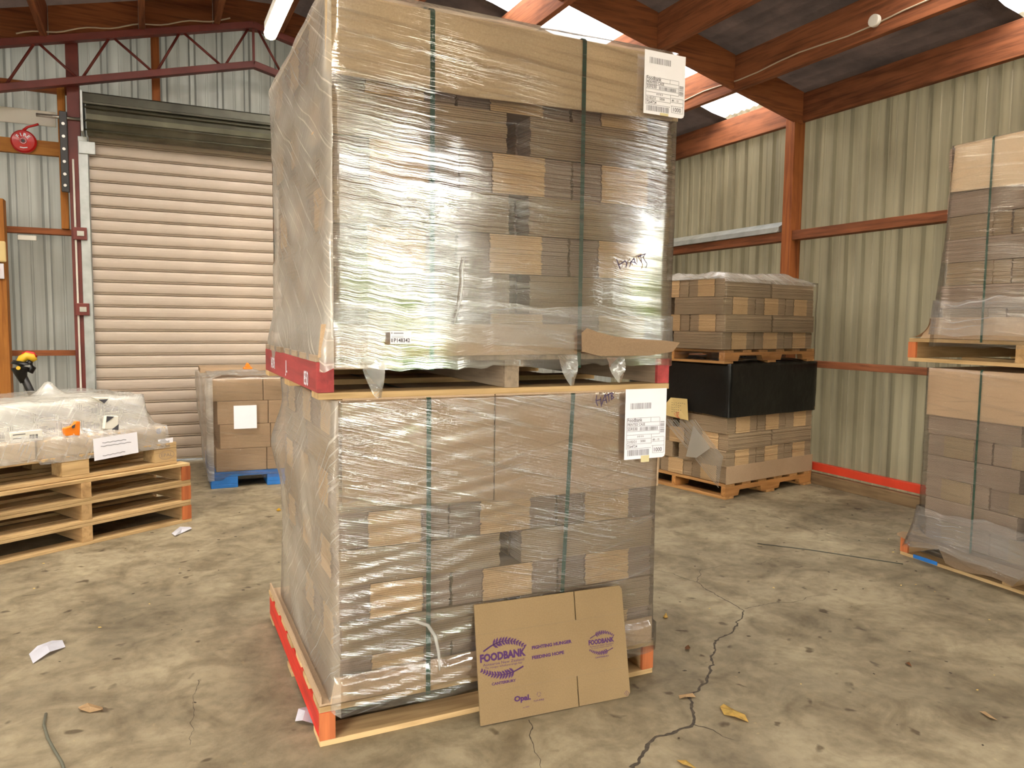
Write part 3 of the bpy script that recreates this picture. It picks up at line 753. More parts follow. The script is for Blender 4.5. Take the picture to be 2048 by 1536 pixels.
# ================================================================== STRETCH FILM
def wrap(fr, x0, x1, y0, y1, z0, z1, mats, side_mat=None, disp=None, bottom=None, step=.02, topin=.12, label='', group=None, amp=.0010, rc=.015, name='stretch_wrap', seed=0, topdrop=0, slack=.006, backs=True, topvar=None):
    bm = nb(); uvl = bm.loops.layers.uv.new('UVMap')
    per = []   # (x, y, nx, ny, s, side)
    def seg(xa, ya, xb, yb, nx, ny, side, n):
        for k in range(n):
            t_ = k/n; per.append((xa+(xb-xa)*t_, ya+(yb-ya)*t_, nx, ny, side))
    W, D = x1-x0, y1-y0
    c = rc
    seg(x0+c, y0, x1-c, y0, 0, -1, 0, int(W/step)); per.append((x1-c*.3, y0+c*.3, .7, -.7, 0))
    seg(x1, y0+c, x1, y1-c, 1, 0, 1, int(D/step)); per.append((x1-c*.3, y1-c*.3, .7, .7, 1))
    seg(x1-c, y1, x0+c, y1, 0, 1, 2, int(W/step)); per.append((x0+c*.3, y1-c*.3, -.7, .7, 2))
    seg(x0, y1-c, x0, y0+c, -1, 0, 3, int(D/step)); per.append((x0+c*.3, y0+c*.3, -.7, -.7, 3))
    nz_ = int((z1-z0)/step)
    rows = []; s = 0; ss = []
    for i, p_ in enumerate(per):
        if i: s += math.hypot(p_[0]-per[i-1][0], p_[1]-per[i-1][1])
        ss.append(s)
    zl = [k/nz_ for k in range(nz_+1)]
    cx, cy = (x0+x1)/2, (y0+y1)/2
    for i, (x, y, nx, ny, side) in enumerate(per):
        zb = z0+(bottom(side, x, y) if bottom else 0); col = []
        for k in zl:
            z = zb+(z1+(topvar(x, y) if topvar else 0)-zb)*k
            d = amp*(noise.noise(Vector((ss[i]*1.1, z*26, seed)))+.4*noise.noise(Vector((ss[i]*2, z*60, seed+5))))
            if disp: d += disp(side, x, y, z)
            col.append((x+nx*d, y+ny*d, z))
        for q, f_ in enumerate((.35, 1.0) if topin else ()):   # fold over the top
            ti = topin*f_; fx = max(-1, min(1, (cx-x)/.15)); fy = max(-1, min(1, (cy-y)/.15))
            lx = fx*ti if side in (1, 3) else fx*min(ti, abs(cx-x)); ly = fy*ti if side in (0, 2) else fy*min(ti, abs(cy-y))
            ht = z1+slack*(1+noise.noise(Vector((x*9, y*9, seed))))-(.004 if q else 0)
            col.append((x+lx, y+ly, ht))
        rows.append([bm.verts.new(c_) for c_ in col])
    n = len(rows); zc = [z0+(z1-z0)*k for k in zl]+([z1+.04, z1+.12] if topin else [])
    for i in range(n):
        j = (i+1) % n; sd = per[i][4]
        if sd == 2 and not backs: continue
        s0, s1 = ss[i], ss[i+1] if i+1 < n else ss[i]+.02
        for k in range(len(zc)-1):
            f = bm.faces.new((rows[i][k], rows[j][k], rows[j][k+1], rows[i][k+1])); f.smooth = True
            f.material_index = 1 if (side_mat and sd == 3) else 0
            for lp, (uu, vv_) in zip(f.loops, ((s0, zc[k]), (s1, zc[k]), (s1, zc[k+1]), (s0, zc[k+1]))): lp[uvl].uv = (uu, vv_)
    o = objk(name, bm, [mats]+([side_mat] if side_mat else []), fr=fr)
    return tag(o, label, 'stretch film', group)
def nzv(*a): return noise.noise(Vector(a))
# lower stack film: bulges on its left face
def dlow(side, x, y, z):
    d = 0
    if side == 3:
        b = math.exp(-((z-.76)/.13)**2)*(.35+.65*min(1, max(0, y/.8)))
        d += .034*b + .014*nzv(y*5, z*7, 3)*(1 if z > .5 else .2)
        d += .03*math.exp(-((z-.62)/.08)**2)*max(0, nzv(y*9, 2, 1))
        if z < .5: d += (.5-z)*.03
    if side == 0:
        d += .003*nzv(x*3, z*5, 9)+(.012 if z < .2 else 0)
        mk = max(0, min(1, (.62-x)/.35))*max(0, min(1, (.62-z)/.15))+.35*max(0, min(1, (.9-x)/.3))
        zz = z-.10*x
        d += .0020*mk*math.sin(zz*135+5*nzv(x*2.2, zz*6, 4)+2*nzv(x*7, zz*14, 2))*(.55+.9*abs(nzv(x*3, zz*9, 12)))
    if side == 1: d += .001+.003*nzv(y*3, z*9, 4)
    return d
wrap(FM, .042, 1.182, -.016, .99, .095, 1.030, M['film_low'], M['film_sidelow'], dlow, label='clear stretch film around the lower middle carton stack', seed=1, step=.0085, topin=.05, slack=.001,
     bottom=lambda s_, x, y: (.015*nzv(x*9, y*9, 0) if s_ != 0 else -.002+.012*nzv(x*7, 0, 2)))
def dup_(side, x, y, z):
    d = 0
    if side == 0: d += .003*nzv(x*2.5, z*4, 5)+(.004*max(0, (1.27-z)/.1) if z < 1.27 else 0)
    if side == 3:
        d += .004+.010*nzv(y*4, z*3.5, 7)+(.022*min(1, max(0, (1.28-z)/.10)) if z < 1.28 else 0)-(.008 if 1.5 < z < 1.9 else 0)
    if side == 1: d += .001+.002*nzv(y*3, z*9, 6)
    return d
wrap(FM, .030, 1.225, -.019, 1.09, 1.120, 2.178, M['film_front'], M['film_side'], dup_, label='clear glossy stretch film around the upper middle carton stack', seed=2,
     bottom=lambda s_, x, y: (.020*nzv(x*6, 0, 3)+(.012*nzv(x*23, 1, 1)) if s_ == 0 else .006*nzv(y*7, 5, 1)-.006))
wrap(FM, .028, 1.226, -.024, 1.092, 1.215, 1.31, M['film_band'], M['film_side'], lambda s_, x, y, z: .002*nzv(x*3, z*9, 4)+.001, label='thicker whitish band of film low around the upper middle stack', seed=33, topin=.0, slack=.0, name='film_band', topvar=lambda x, y: .035*nzv(x*3+y*3, 2, 6)+.010*nzv(x*14+y*14, 1, 2), bottom=lambda s_, x, y: (.05*(1-x/1.2)-.05+.02*nzv(x*4, 1, 7)) if s_ == 0 else 0)
# hanging tatters below the upper film
for i, (px, py, ln, lab) in enumerate(((742, 738, .085, 'left'), (1132, 728, .07, 'middle'), (1228, 732, .055, 'right'))):
    u, z = onf(FM, px, py, -.02); bm = nb(); uvl = bm.loops.layers.uv.new('UVMap'); pv = None
    for k in range(7):
        zz = z+.03-k*(ln+.03)/6; wd = .035*(1-k/7)+.006
        row = [bm.verts.new((u+sx*wd+.02*k/6, -.028+.008*math.sin(k+sx*2), zz)) for sx in (-1, -.3, .3, 1)]
        if pv:
            for a_ in range(3):
                f = bm.faces.new((pv[a_], pv[a_+1], row[a_+1], row[a_]))
                for lp in f.loops: lp[uvl].uv = (lp.vert.co.x, lp.vert.co.z)
        pv = row
    tag(objk('film_tatter', bm, M['film_milky'], fr=FM, smooth=True), '%s torn tail of film hanging below the upper middle stack' % lab, 'film scrap')
# bunched film rope hanging on the lower stack
bm = nb(); uvl = bm.loops.layers.uv.new('UVMap')
pts = []
for px, py in ((800, 1240), (830, 1242), (855, 1250), (870, 1272), (877, 1305), (879, 1340)):
    u, z = onf(FM, px, py, -.03); pts.append((u, -.032, z))
tube(bm, pts, [.003, .005, .006, .006, .005, .003], 8)
tag(obj('film_rope', bm, M['film_milky'], fr=FM), 'twisted rope of film curling over the lower left strap', 'film scrap')
bm = nb(); pts = []
for px, py in ((930, 512), (925, 535), (926, 560), (921, 600), (913, 630), (906, 648)):
    u, z = onf(FM, px, py, -.03); pts.append((u, -.030, z))
tube(bm, pts, [.002, .003, .0035, .0025, .0025, .0015], 6)
tag(obj('film_edge', bm, M['film_milky'], fr=FM), 'rolled white film edge standing on the glare of the upper stack', 'film scrap')

# ================================================================== WRITING HELPERS
def text_mesh(txt, size, bold=0.0, align='LEFT', sx=1.0):
    c = bpy.data.curves.new('t', 'FONT'); c.body = txt; c.size = size; c.offset = bold*size; c.align_x = align; c.fill_mode = 'FRONT'; c.resolution_u = 2
    o = bpy.data.objects.new('t', c); COL.objects.link(o)
    dg = bpy.context.evaluated_depsgraph_get(); me = bpy.data.meshes.new_from_object(o.evaluated_get(dg))
    bpy.data.objects.remove(o); bpy.data.curves.remove(c)
    for v in me.vertices: v.co.x *= sx
    return me
def text(txt, size, mt, parent, mtx, bold=0.0, name='lettering', align='LEFT', sx=1.0, width=None):
    me = text_mesh(txt, size, bold, align, sx)
    if width:
        xs_ = [v.co.x for v in me.vertices]; k = width/(max(xs_)-min(xs_)); x0_ = min(xs_) if align == 'LEFT' else 0
        for v in me.vertices: v.co.x = (v.co.x-x0_)*k
    me.materials.clear(); me.materials.append(mt)
    o = bpy.data.objects.new(name, me); COL.objects.link(o); o.parent = parent; o.matrix_local = mtx; return o
UP = Matrix.Rotation(math.pi/2, 4, 'X')     # text standing in the x-z plane, readable from -y
def stand(x, y, z): return Matrix.Translation((x, y, z)) @ UP
def stroke(bm, pts, wd, y=0.0, th=.0004):
    for a, b in zip(pts, pts[1:]):
        beam(bm, (a[0], y, a[1]), (b[0], y, b[1]), th, wd, up=Vector((0, 1, 0))) if False else _st(bm, a, b, wd, y, th)
def _st(bm, a, b, wd, y, th):
    a, b = Vector((a[0], 0, a[1])), Vector((b[0], 0, b[1])); d = (b-a).normalized(); s = Vector((-d.z, 0, d.x))*wd/2; e = d*wd*.3
    q = [a-s-e, b-s+e, b+s+e, a+s-e]
    prism(bm, [Vector((v.x, y, v.z)) for v in q], Vector((0, th, 0)))
def barcode(bm, x0, x1, z0, z1, y, seed, vertical=False):
    r = random.Random(seed); p = 0; L = (z1-z0) if vertical else (x1-x0)
    while p < L:
        wv = r.choice((.0012, .0012, .0024, .0036)); g = r.choice((.0012, .002, .003))
        if p+wv > L: break
        if vertical: box(bm, x0, x1, y-.0003, y, z0+p, z0+p+wv)
        else: box(bm, x0+p, x0+p+wv, y-.0003, y, z0, z1)
        p += wv+g
def ship_label(fr, u0, z0, wd, ht, y, label, curl=0.0):
    t = thing('shipping_label', label, 'label', fr, loc=(u0, y, z0-fr.o.z))
    bm = nb(); n_ = 10; pv = None
    pts = []
    r_ = .012
    for a_, b_ in ((0, 0), (wd-r_, 0), (wd-r_*.3, r_*.3), (wd, r_), (wd, ht), (0, ht)): pts.append(Vector((a_, 0, b_)))
    prism(bm, pts, Vector((0, .0006, 0))); obj('sheet', bm, M['paper'], t)
    W_, H_ = wd, ht; yy = -.0006
    bm = nb(); barcode(bm, .12*W_, .64*W_, .80*H_ if curl else .715*H_, .895*H_ if curl else .80*H_, yy, 3); o = obj('barcode', bm, M['ink_grey'], t)
    bm = nb(); barcode(bm, .07*W_, .62*W_, .05*H_, .135*H_, yy, 4); obj('barcode', bm, M['ink_grey'], t)
    bm = nb(); barcode(bm, .36*W_, .80*W_, .405*H_, .455*H_, yy, 5); obj('barcode', bm, M['ink_grey'], t)
    bm = nb(); barcode(bm, .86*W_, .96*W_, .36*H_, .53*H_, yy, 6, True); obj('barcode', bm, M['ink_grey'], t)
    bm = nb(); lw_ = .0011
    def hl(x_0, x_1, z_): box(bm, x_0*W_, x_1*W_, yy-.0003, yy, z_*H_, z_*H_+lw_)
    def vl(x_, z_0, z_1): box(bm, x_*W_, x_*W_+lw_, yy-.0003, yy, z_0*H_, z_1*H_)
    for z_ in (.585, .52, .465, .395, .345): hl(.04, .84, z_)
    for z_ in (.285, .215, .15): hl(.04, .64, z_)
    hl(.66, .96, .30); hl(.66, .96, .235); hl(.66, .96, .175); hl(.68, .95, .07)
    vl(.04, .15, .585); vl(.84, .345, .585); vl(.62, .52, .585); vl(.64, .21, .345); vl(.96, .07, .30); vl(.68, .07, .175)
    obj('ruled_lines', bm, M['ink_grey'], t)
    def tx(s, x_, z_, sz, wdt=None): text(s, sz, M['ink'], t, stand(x_*W_, yy-.0002, z_*H_), .004, width=wdt)
    tx('Foodbank', .06, .535, .019, .35*W_); tx('PRINTED CASE', .06, .478, .012, .42*W_); tx('559330', .06, .41, .016, .24*W_)
    tx('21/02/21', .06, .232, .013, .22*W_); tx('5000', .38, .238, .012, .12*W_); tx('7264724', .06, .165, .013, .24*W_)
    tx('1000', .72, .09, .020, .19*W_); tx('80 - 13', .68, .25, .010, .16*W_); tx('0 0 0 0', .3, .31, .009)
    bm = nb(); box(bm, .40*W_, .60*W_, -.0012, -.0006, (-.05 if not curl else 0.0)*H_, .045*H_ if not curl else .04*H_); obj('tape_piece', bm, M['tape'], t)
    return t
ship_label(FM, 1.025, .798, .170, .242, -.034, 'large white barcode label reading Foodbank on the lower middle stack')
ship_label(FM, 1.064, 1.957, .166, .204, -.040, 'large white barcode label reading Foodbank high on the upper middle stack', curl=1)
# P148342 label
u, z = onf(FM, 780, 688, -.045); u2, z2 = onf(FM, 822, 662, -.045)
t = thing('pallet_tag', 'small white tag reading P148342 low on the upper stack', 'label', FM, loc=(u, -.048, z)); wd, ht = u2-u, z2-z
bm = nb(); box(bm, 0, wd, 0, .0006, 0, ht); obj('sheet', bm, M['paper'], t)
text('P148342', .016, M['ink'], t, stand(wd*.17, -.0006, ht*.14), .02, width=wd*.76)
bm = nb(); box(bm, .03*wd, .12*wd, -.0008, -.0003, ht*.14, ht*.42); box(bm, .04*wd, .10*wd, -.0008, -.0003, ht*.78, ht*.90)
for k in range(2): box(bm, .06*wd, .62*wd, -.0008, -.0003, ht*(.5+.08*k), ht*(.525+.08*k))
box(bm, .16*wd, .62*wd, -.0008, -.0003, ht*.78, ht*.87)
obj('small_print', bm, M['ink_grey'], t)
# handwriting
def hand(strokes, ox, oy, sc, off, label, fr=FM, mt='marker', wd=.0032):
    bm = nb()
    for st in strokes:
        stroke(bm, [onf(fr, ox+x*sc, oy+y*sc, off) for x, y in st], wd, off)
    return tag(obj('handwriting', bm, M[mt], fr=fr), label, 'handwriting')
hand([[(1088, 650), (1115, 722)], [(1105, 690), (1150, 662)], [(1150, 655), (1167, 680), (1160, 708)], [(1188, 705), (1200, 665), (1222, 640), (1228, 672), (1245, 685)], [(1200, 668), (1232, 672)],
      [(1250, 628), (1310, 603)], [(1272, 620), (1280, 672)], [(1312, 600), (1290, 632), (1322, 682), (1312, 715)]], 950, 350, .2604, -.032, 'dark marker scrawl HATS on the film of the upper stack')
hand([[(935, 425), (928, 470), (942, 505)], [(930, 468), (968, 455)], [(965, 440), (970, 510)], [(975, 492), (1000, 418), (1012, 482)], [(985, 465), (1010, 460)], [(1008, 428), (1042, 408)], [(1026, 420), (1030, 470)],
      [(1045, 405), (1048, 458), (1066, 440), (1050, 430), (1062, 410), (1045, 405)]], 950, 680, .2604, -.026, 'dark marker scrawl HATS on the cover sheet of the lower stack')
# stencilled numbers on the faded red side
mS = FM.m()
side_m = Matrix.Rotation(-math.pi/2, 4, 'Z')
pal_up = [o for o in COL.objects if o.type == 'EMPTY' and 'faded red pallet' in str(o.get('label', ''))][0]
for s_, yv, zz, sz in (('850', .20, .030, .062), ('JL', .56, .045, .06), ('IADR', .93, .040, .06)):
    m_ = Matrix.Translation((-.0015, yv, zz)) @ Matrix.Rotation(-math.pi/2, 4, 'Z') @ UP
    o = text(s_, sz, M['paper'], pal_up, m_, .01, sx=.8)

# ================================================================== LEANING CARTON
PA = ong(958, 1452); PB = ong(1258, 1397)
def onstack(px, py): return hit(px, py, FM.o-FM.y*.030, FM.y)
TA = onstack(952, 1213); TB_ = onstack(1247, 1170)
axu = (PB-PA+TB_-TA).normalized(); Wd = ((PB-PA).length+(TB_-TA).length)/2
axv = ((TA-PA)+(TB_-PB)); axv -= axu*axv.dot(axu); Hd = axv.length/2; axv.normalize(); axn = axu.cross(axv)   # towards the stack?
C0 = (PA+PB+TA+TB_)/4
if axn.dot(FM.y) < 0: axn = -axn
OB = C0-axu*Wd/2-axv*Hd/2
OB = OB+Vector((0, 0, .003))
bt_ = thing('flat_carton', 'flat printed carton leaning against the lower stack, purple FOODBANK print', 'carton')
bt_.matrix_world = Matrix(((axu.x, axn.x, axv.x, OB.x), (axu.y, axn.y, axv.y, OB.y), (axu.z, axn.z, axv.z, OB.z), (0, 0, 0, 1)))
def ob(px, py):
    q = hit(px, py, OB, axn)-OB; return q.dot(axu), q.dot(axv)
def obz(x, y): return ob(900+x*450/1920, 1120+y*360/1536)
def obf(x, y): return ob(940+x*220/1609, 1240+y*210/1536)
sl1, sl2 = obz(1058, 270)[0], obz(1085, 990)[0]
h_t = obz(1064, 515)[1]; h_b = obz(1085, 990)[1]; g = .0022
r_ = .012
pts = [(0, 0), (sl2-g, 0), (sl2-g, h_b), (sl2+g, h_b), (sl2+g, 0), (Wd-.01, 0), (Wd, .012), (Wd-.003, Hd-.012), (Wd-.014, Hd), (sl1+g, Hd), (sl1+g, h_t), (sl1-g, h_t), (sl1-g, Hd), (0, Hd)]
bm = nb(); prism(bm, [Vector((x, 0, z)) for x, z in pts], Vector((0, .006, 0))); obj('blank', bm, M['blank'], bt_)
bm = nb()
for z_ in (h_t, h_b): box(bm, .002, Wd-.004, -.0002, .0008, z_-.0007, z_+.0007)
obj('crease', bm, plain('crease_line', (.21, .145, .075), .9, var=.1), bt_)
def fern(stem, parent, k=1.0, leaves=15, ln=.028, tip0=.25):
    bm = nb(); P = [Vector((a, 0, b)) for a, b in stem]
    # resample
    L = [0]
    for a, b in zip(P, P[1:]): L.append(L[-1]+(b-a).length)
    def at(s):
        for i in range(len(P)-1):
            if s <= L[i+1]+1e-9: return P[i].lerp(P[i+1], (s-L[i])/(L[i+1]-L[i])), (P[i+1]-P[i]).normalized()
        return P[-1], (P[-1]-P[-2]).normalized()
    T = L[-1]; y = -.0005
    pv, _ = at(0)
    for q in range(1, 25):
        p_, d = at(T*q/24); wdd = .0042*k*(1-.75*q/24); a_, b_ = pv, p_
        _st(bm, (a_.x, a_.z), (b_.x, b_.z), wdd, y, .0004); pv = p_
    for q in range(leaves):
        f_ = tip0+(1-tip0)*(q+.5)/leaves; p_, d = at(T*f_); ll = ln*k*(1-.62*(f_-tip0)/(1-tip0)); nr = Vector((-d.z, 0, d.x))
        for sgn in (1, -1):
            dr = (d*.62+nr*sgn*.78).normalized(); sd = Vector((-dr.z, 0, dr.x)); tw = .0036*k*(1-.4*f_)
            a_ = p_; m_ = p_+dr*ll*.55; e_ = p_+dr*ll
            prism(bm, [Vector((v.x, y, v.z)) for v in (a_-sd*tw*.5, m_-sd*tw, e_, m_+sd*tw*.9, a_+sd*tw*.5)], Vector((0, .0004, 0)))
    return obj('fern_print', bm, M['purple'], parent)
up_st = [obf(*q) for q in ((200, 458), (310, 378), (420, 322), (540, 300), (660, 316), (750, 350), (812, 388))]
dn_st = [obf(*q) for q in ((775, 678), (665, 742), (560, 785), (450, 806), (330, 798), (240, 770), (160, 738))]
fern(up_st, bt_, 1.25, 12, .017, .2); fern(dn_st, bt_, 1.25, 12, .017, .2)
def btext(s, a, b, size_px, bold=0.02, conv=obf, hgt=None):
    (x0_, z0_), (x1_, z1_) = conv(*a), conv(*b); ang = math.atan2(z1_-z0_, x1_-x0_); L_ = math.hypot(x1_-x0_, z1_-z0_)
    me = text_mesh(s, 1.0, bold)
    xs_ = [v.co.x for v in me.vertices]; zs_ = [v.co.y for v in me.vertices]
    k = L_/(max(xs_)-min(xs_)); hh = size_px/ (0.72)
    for v in me.vertices: v.co.x = (v.co.x-min(xs_))*k; v.co.y = v.co.y*hh
    me.materials.clear(); me.materials.append(M['purple'])
    o = bpy.data.objects.new('lettering', me); COL.objects.link(o); o.parent = bt_
    o.matrix_local = Matrix.Translation((x0_, -.0006, z0_)) @ Matrix.Rotation(-ang, 4, 'Y') @ UP
    return o
px2m = 220/1609/ (FPX/2.2)*1.0
def S_(p): return p*px2m
btext('FOODBANK', (148, 622), (818, 512), S_(116), .055)
btext('Aotearoa New Zealand', (190, 682), (792, 585), S_(42), .0)
btext('Te roopu whakaoranga kai', (220, 722), (760, 632), S_(33), .0)
btext('CANTERBURY', (318, 958), (672, 896), S_(40), .04)
btext('FIGHTING HUNGER', (905, 430), (1488, 330), S_(50), .05)
btext('FEEDING HOPE', (908, 575), (1376, 492), S_(50), .05)
btext('Opal.', (645, 1195), (888, 1158), S_(80), .05)
btext('hsh440', (935, 1195), (1082, 1172), S_(30), .0)
btext('ac-500', (775, 1290), (865, 1272), S_(20), .0)
# recycling triangle
bm = nb(); c_ = obf(1008, 1085)
for k in range(3):
    for s0, s1 in ((10, 95),):
        pp = [(c_[0]+.0065*math.sin(R(120*k+a_)), c_[1]+.0065*math.cos(R(120*k+a_))) for a_ in (8, 30, 55, 80, 100)]
        stroke(bm, pp, .0009, -.0005)
obj('recycling_mark', bm, M['purple'], bt_)
def o2(x, y): return obz(x, y)
fern([o2(*q) for q in ((1197, 668), (1240, 640), (1285, 618), (1330, 615), (1370, 628), (1398, 645))], bt_, .72, 11, .016, .2)
fern([o2(*q) for q in ((1388, 750), (1345, 775), (1305, 790), (1265, 795), (1225, 785), (1190, 768))], bt_, .72, 11, .016, .2)
pxz = 450/1920/(FPX/2.25)
btext('FOODBANK', (1183, 726), (1400, 692), 43*pxz, .055, obz)
btext('Aotearoa New Zealand', (1192, 748), (1392, 716), 14*pxz, 0, obz)
btext('Te roopu whakaoranga kai', (1205, 762), (1380, 732), 11*pxz, 0, obz)
btext('CANTERBURY', (1240, 840), (1355, 822), 14*pxz, .02, obz)
bm = nb(); c_ = obz(1508, 1137); s_ = .0085
stroke(bm, [(c_[0]-s_, c_[1]), (c_[0], c_[1]+s_), (c_[0]+s_, c_[1]), (c_[0], c_[1]-s_), (c_[0]-s_, c_[1])], .0008, -.0005)
stroke(bm, [(c_[0], c_[1]-.003), (c_[0], c_[1]+.003)], .0009, -.0005)
obj('diamond_mark', bm, M['purple'], bt_)

# ================================================================== CORNER STACK
pallet(FK, 1.0, 1.045, .11, 'old orange wooden pallet on the floor in the corner under the black film', notch=True, stringer=('pine_old_y',)*3, deck='pine_old', bottom='pine_old', sw=.04, boards=6)
kl = thing('carton_stack', 'lower corner stack of flat cartons half hidden by black film', 'carton stack', FK, loc=(0, 0, .112))
far = ('edge_tan', 'edge_dark', 'edge_mid')
load(kl, .005, .995, .005, 1.04, .002, .121, 7, 'A', mats=('edge_tan', 'edge_mid', 'edge_mid'), jit=.008)
panel('base_flap', kl, [(.0, .0), (.0, .0)], 0, 0, M['board'], 0) if False else None
bm = nb(); box(bm, 1.0, 1.006, .0, 1.045, 0, .13); box(bm, 1.0, 1.010, .0, 1.045, .50, .515); obj('base_flap', bm, M['board'], kl)
def dk(side, x, y, z): return .012*nzv(x*3+y*3, z*5, 8)+.006
wrap(FK, -.006, 1.010, -.012, 1.048, .60, .985, M['film_black'], None, dk, label='black film band around the upper part of the lower corner stack', seed=4, topin=.3, slack=.02,
     bottom=lambda s_, x, y: (.045*(1-x) + .06*max(0, nzv(x*3, 1, 1)) if s_ == 0 else .03*nzv(y*3, 2, 1)))
# upper corner
KU = Frame(FK.o.x-FK.y.x*0-FK.x.x*0, FK.o.y, 12.28-90, .985)
KU.o = FK.o+FK.y*(-.06)+FK.x*(.0)+Vector((0, 0, .987))
pallet(KU, 1.0, 1.08, .098, 'old orange pallet on top of the black film in the corner', notch=True, stringer=('pine_old_y',)*3, deck='pine_old', bottom='pine_old', sw=.05, boards=6)
ku = thing('carton_stack', 'top corner stack of flat cartons with crumpled clear film on its top', 'carton stack', KU, loc=(0, -.04, .100))
load(ku, .02, 1.02, .0, 1.07, .002, .125, 4, 'B', mats=('edge_tan', 'edge_mid', 'edge_mid'), jit=.010)
def crumple(fr, x0, x1, y0, y1, zf, label, mt='film_milky', step=.02, name='crumpled_film', cat='stretch film'):
    bm = nb(); uvl = bm.loops.layers.uv.new('UVMap'); nx, ny = int((x1-x0)/step), int((y1-y0)/step); g_ = []
    for i in range(nx+1):
        g_.append([bm.verts.new((x0+(x1-x0)*i/nx+.006*nzv(i*.5, j*.5, 1), y0+(y1-y0)*j/ny+.006*nzv(i*.5, j*.5, 7), zf(x0+(x1-x0)*i/nx, y0+(y1-y0)*j/ny))) for j in range(ny+1)])
    for i in range(nx):
        for j in range(ny):
            f = bm.faces.new((g_[i][j], g_[i+1][j], g_[i+1][j+1], g_[i][j+1])); f.smooth = True
            for lp in f.loops: lp[uvl].uv = (lp.vert.co.x+lp.vert.co.z, lp.vert.co.y+lp.vert.co.z)
    return tag(objk(name, bm, M[mt], fr=fr), label, cat)
def zk(x, y):
    e = min(1, min(1.03-x, x+.02, y+.06, 1.04-y)/.08); return .600+max(0, e)*(.028+.05*max(0, nzv(x*4, y*4, 2))+.02*abs(nzv(x*14, y*14, 3))+.02*math.sin(y*3))-(.0 if e > 0 else .02)
crumple(KU, -.01, 1.03, -.05, 1.03, zk, 'crumpled clear film heaped on the top corner stack')
wrap(KU, -.0, 1.032, -.052, 1.04, .02, .605, M['film_clear'], None, lambda s_, x, y, z: .006*nzv(x*4+y*4, z*8, 3)+.004, label='clear stretch film around the top corner stack', seed=6, topin=.02, slack=.002)
# diagonal film sash on the lower corner stack (front-left face)
bm = nb(); uvl = bm.loops.layers.uv.new('UVMap')
for k in range(18):
    t_ = k/17
    a_ = onf(FK, 1326+t_*62, 838-t_*10+t_*12, -.02); b_ = onf(FK, 1436+t_*9, 975-t_*75*(1-.2*t_), -.02)
    beam(bm, (a_[0], -.016-.004*math.sin(k*2.1), a_[1]), (b_[0], -.014, b_[1]), .002, .004)
tag(obj('diagonal_film', bm, M['film_milky'], fr=FK), 'diagonal sash of stretched film strands on the lower corner stack', 'stretch film')
bm = nb(); uvl = bm.loops.layers.uv.new('UVMap')
pp = [onf(FK, *q, off=-.03) for q in ((1386, 851), (1371, 913), (1392, 916), (1420, 896), (1412, 885))]
prism(bm, [Vector((u_, -.026, z_)) for u_, z_ in pp], Vector((0, .002, 0)))
tag(obj('film_flap', bm, M['film_milky'], fr=FK), 'loose triangular flap of film on the diagonal sash', 'film scrap')
# note
nt_ = [onf(FK, *q, off=-.035) for q in ((1331, 830), (1376, 841), (1375, 798), (1341, 795), (1333, 806))]
t = thing('paper_note', 'yellow handwritten note stuck on the black film at its lower edge', 'note', FK)
bm = nb(); prism(bm, [Vector((u_, -.032-.006*((i+1) % 2), z_)) for i, (u_, z_) in enumerate(nt_)], Vector((0, .0008, 0))); obj('sheet', bm, M['manila'], t)
bm = nb(); r3 = random.Random(5)
for ln_ in range(5):
    for w_ in range(7 if ln_ < 1 else 4+ln_ % 2):
        q0 = (1343+w_*4.2, 805+ln_*4.6+w_*.4); stroke(bm, [onf(FK, q0[0]+k*1.1, q0[1]+r3.uniform(-1, 1), -.041) for k in range(3)], .0022, -.0410)
obj('writing', bm, M['ink'], t)
bm = nb()
for q in (((1353, 825), (1354, 834), (1358, 836)), ((1353, 826), (1357, 824), (1357, 829), (1354, 831), (1359, 837)), ((1348, 826), (1352, 834))):
    stroke(bm, [onf(FK, *k, off=-.0415) for k in q], .0028, -.0415)
obj('writing', bm, M['red_rail'], t)
# blue bag beside the upper corner pallet
qb = [onf(FK, *q, off=.02) for q in ((1334, 722), (1334, 758), (1362, 752), (1382, 730))]
bm = nb(); prism(bm, [Vector((u_, .0, z_)) for u_, z_ in qb], Vector((0, .10, 0)))
tag(obj('blue_bag', bm, plain('blue_plastic_bag', (.05, .33, .48), .35), fr=FK, bevel=.012), 'light blue plastic bag squeezed under the top corner pallet', 'bag')

# ================================================================== RIGHT STACK
pallet(FRt, 1.2, .95, .122, 'pine pallet with a torn sheet at its front under the right hand stack', ends=('orange_end', None, None), stringer=('pine_y',)*3, sw=.045)
bm = nb(); q0, q1 = onf(FRt, 1822, 1120), onf(FRt, 1855, 1128)
box(bm, .085, .23, -.003, 0, .004, .024); tag(obj('blue_strip', bm, M['blue_paint'], fr=FRt), 'strip of blue paint on the bottom board of the right hand pallet', 'paint strip')
r1 = thing('carton_stack', 'lower right wrapped stack of flat cartons next to the red wall rail', 'carton stack', FRt, loc=(0, 0, .124))
load(r1, .125, 1.2, .006, .92, .010, .113, 8, 'A', mats=('edge_mid', 'edge_dark', 'edge_dark'), jit=.01)
panel('cover_sheet', r1, [(.118, .675), (1.2, .675), (1.2, .925), (.118, .925)], -.004, .006, M['board'])
bm = nb(); box(bm, .12, 1.2, 0, .93, .919, .925); obj('top_sheet', bm, M['board'], r1)
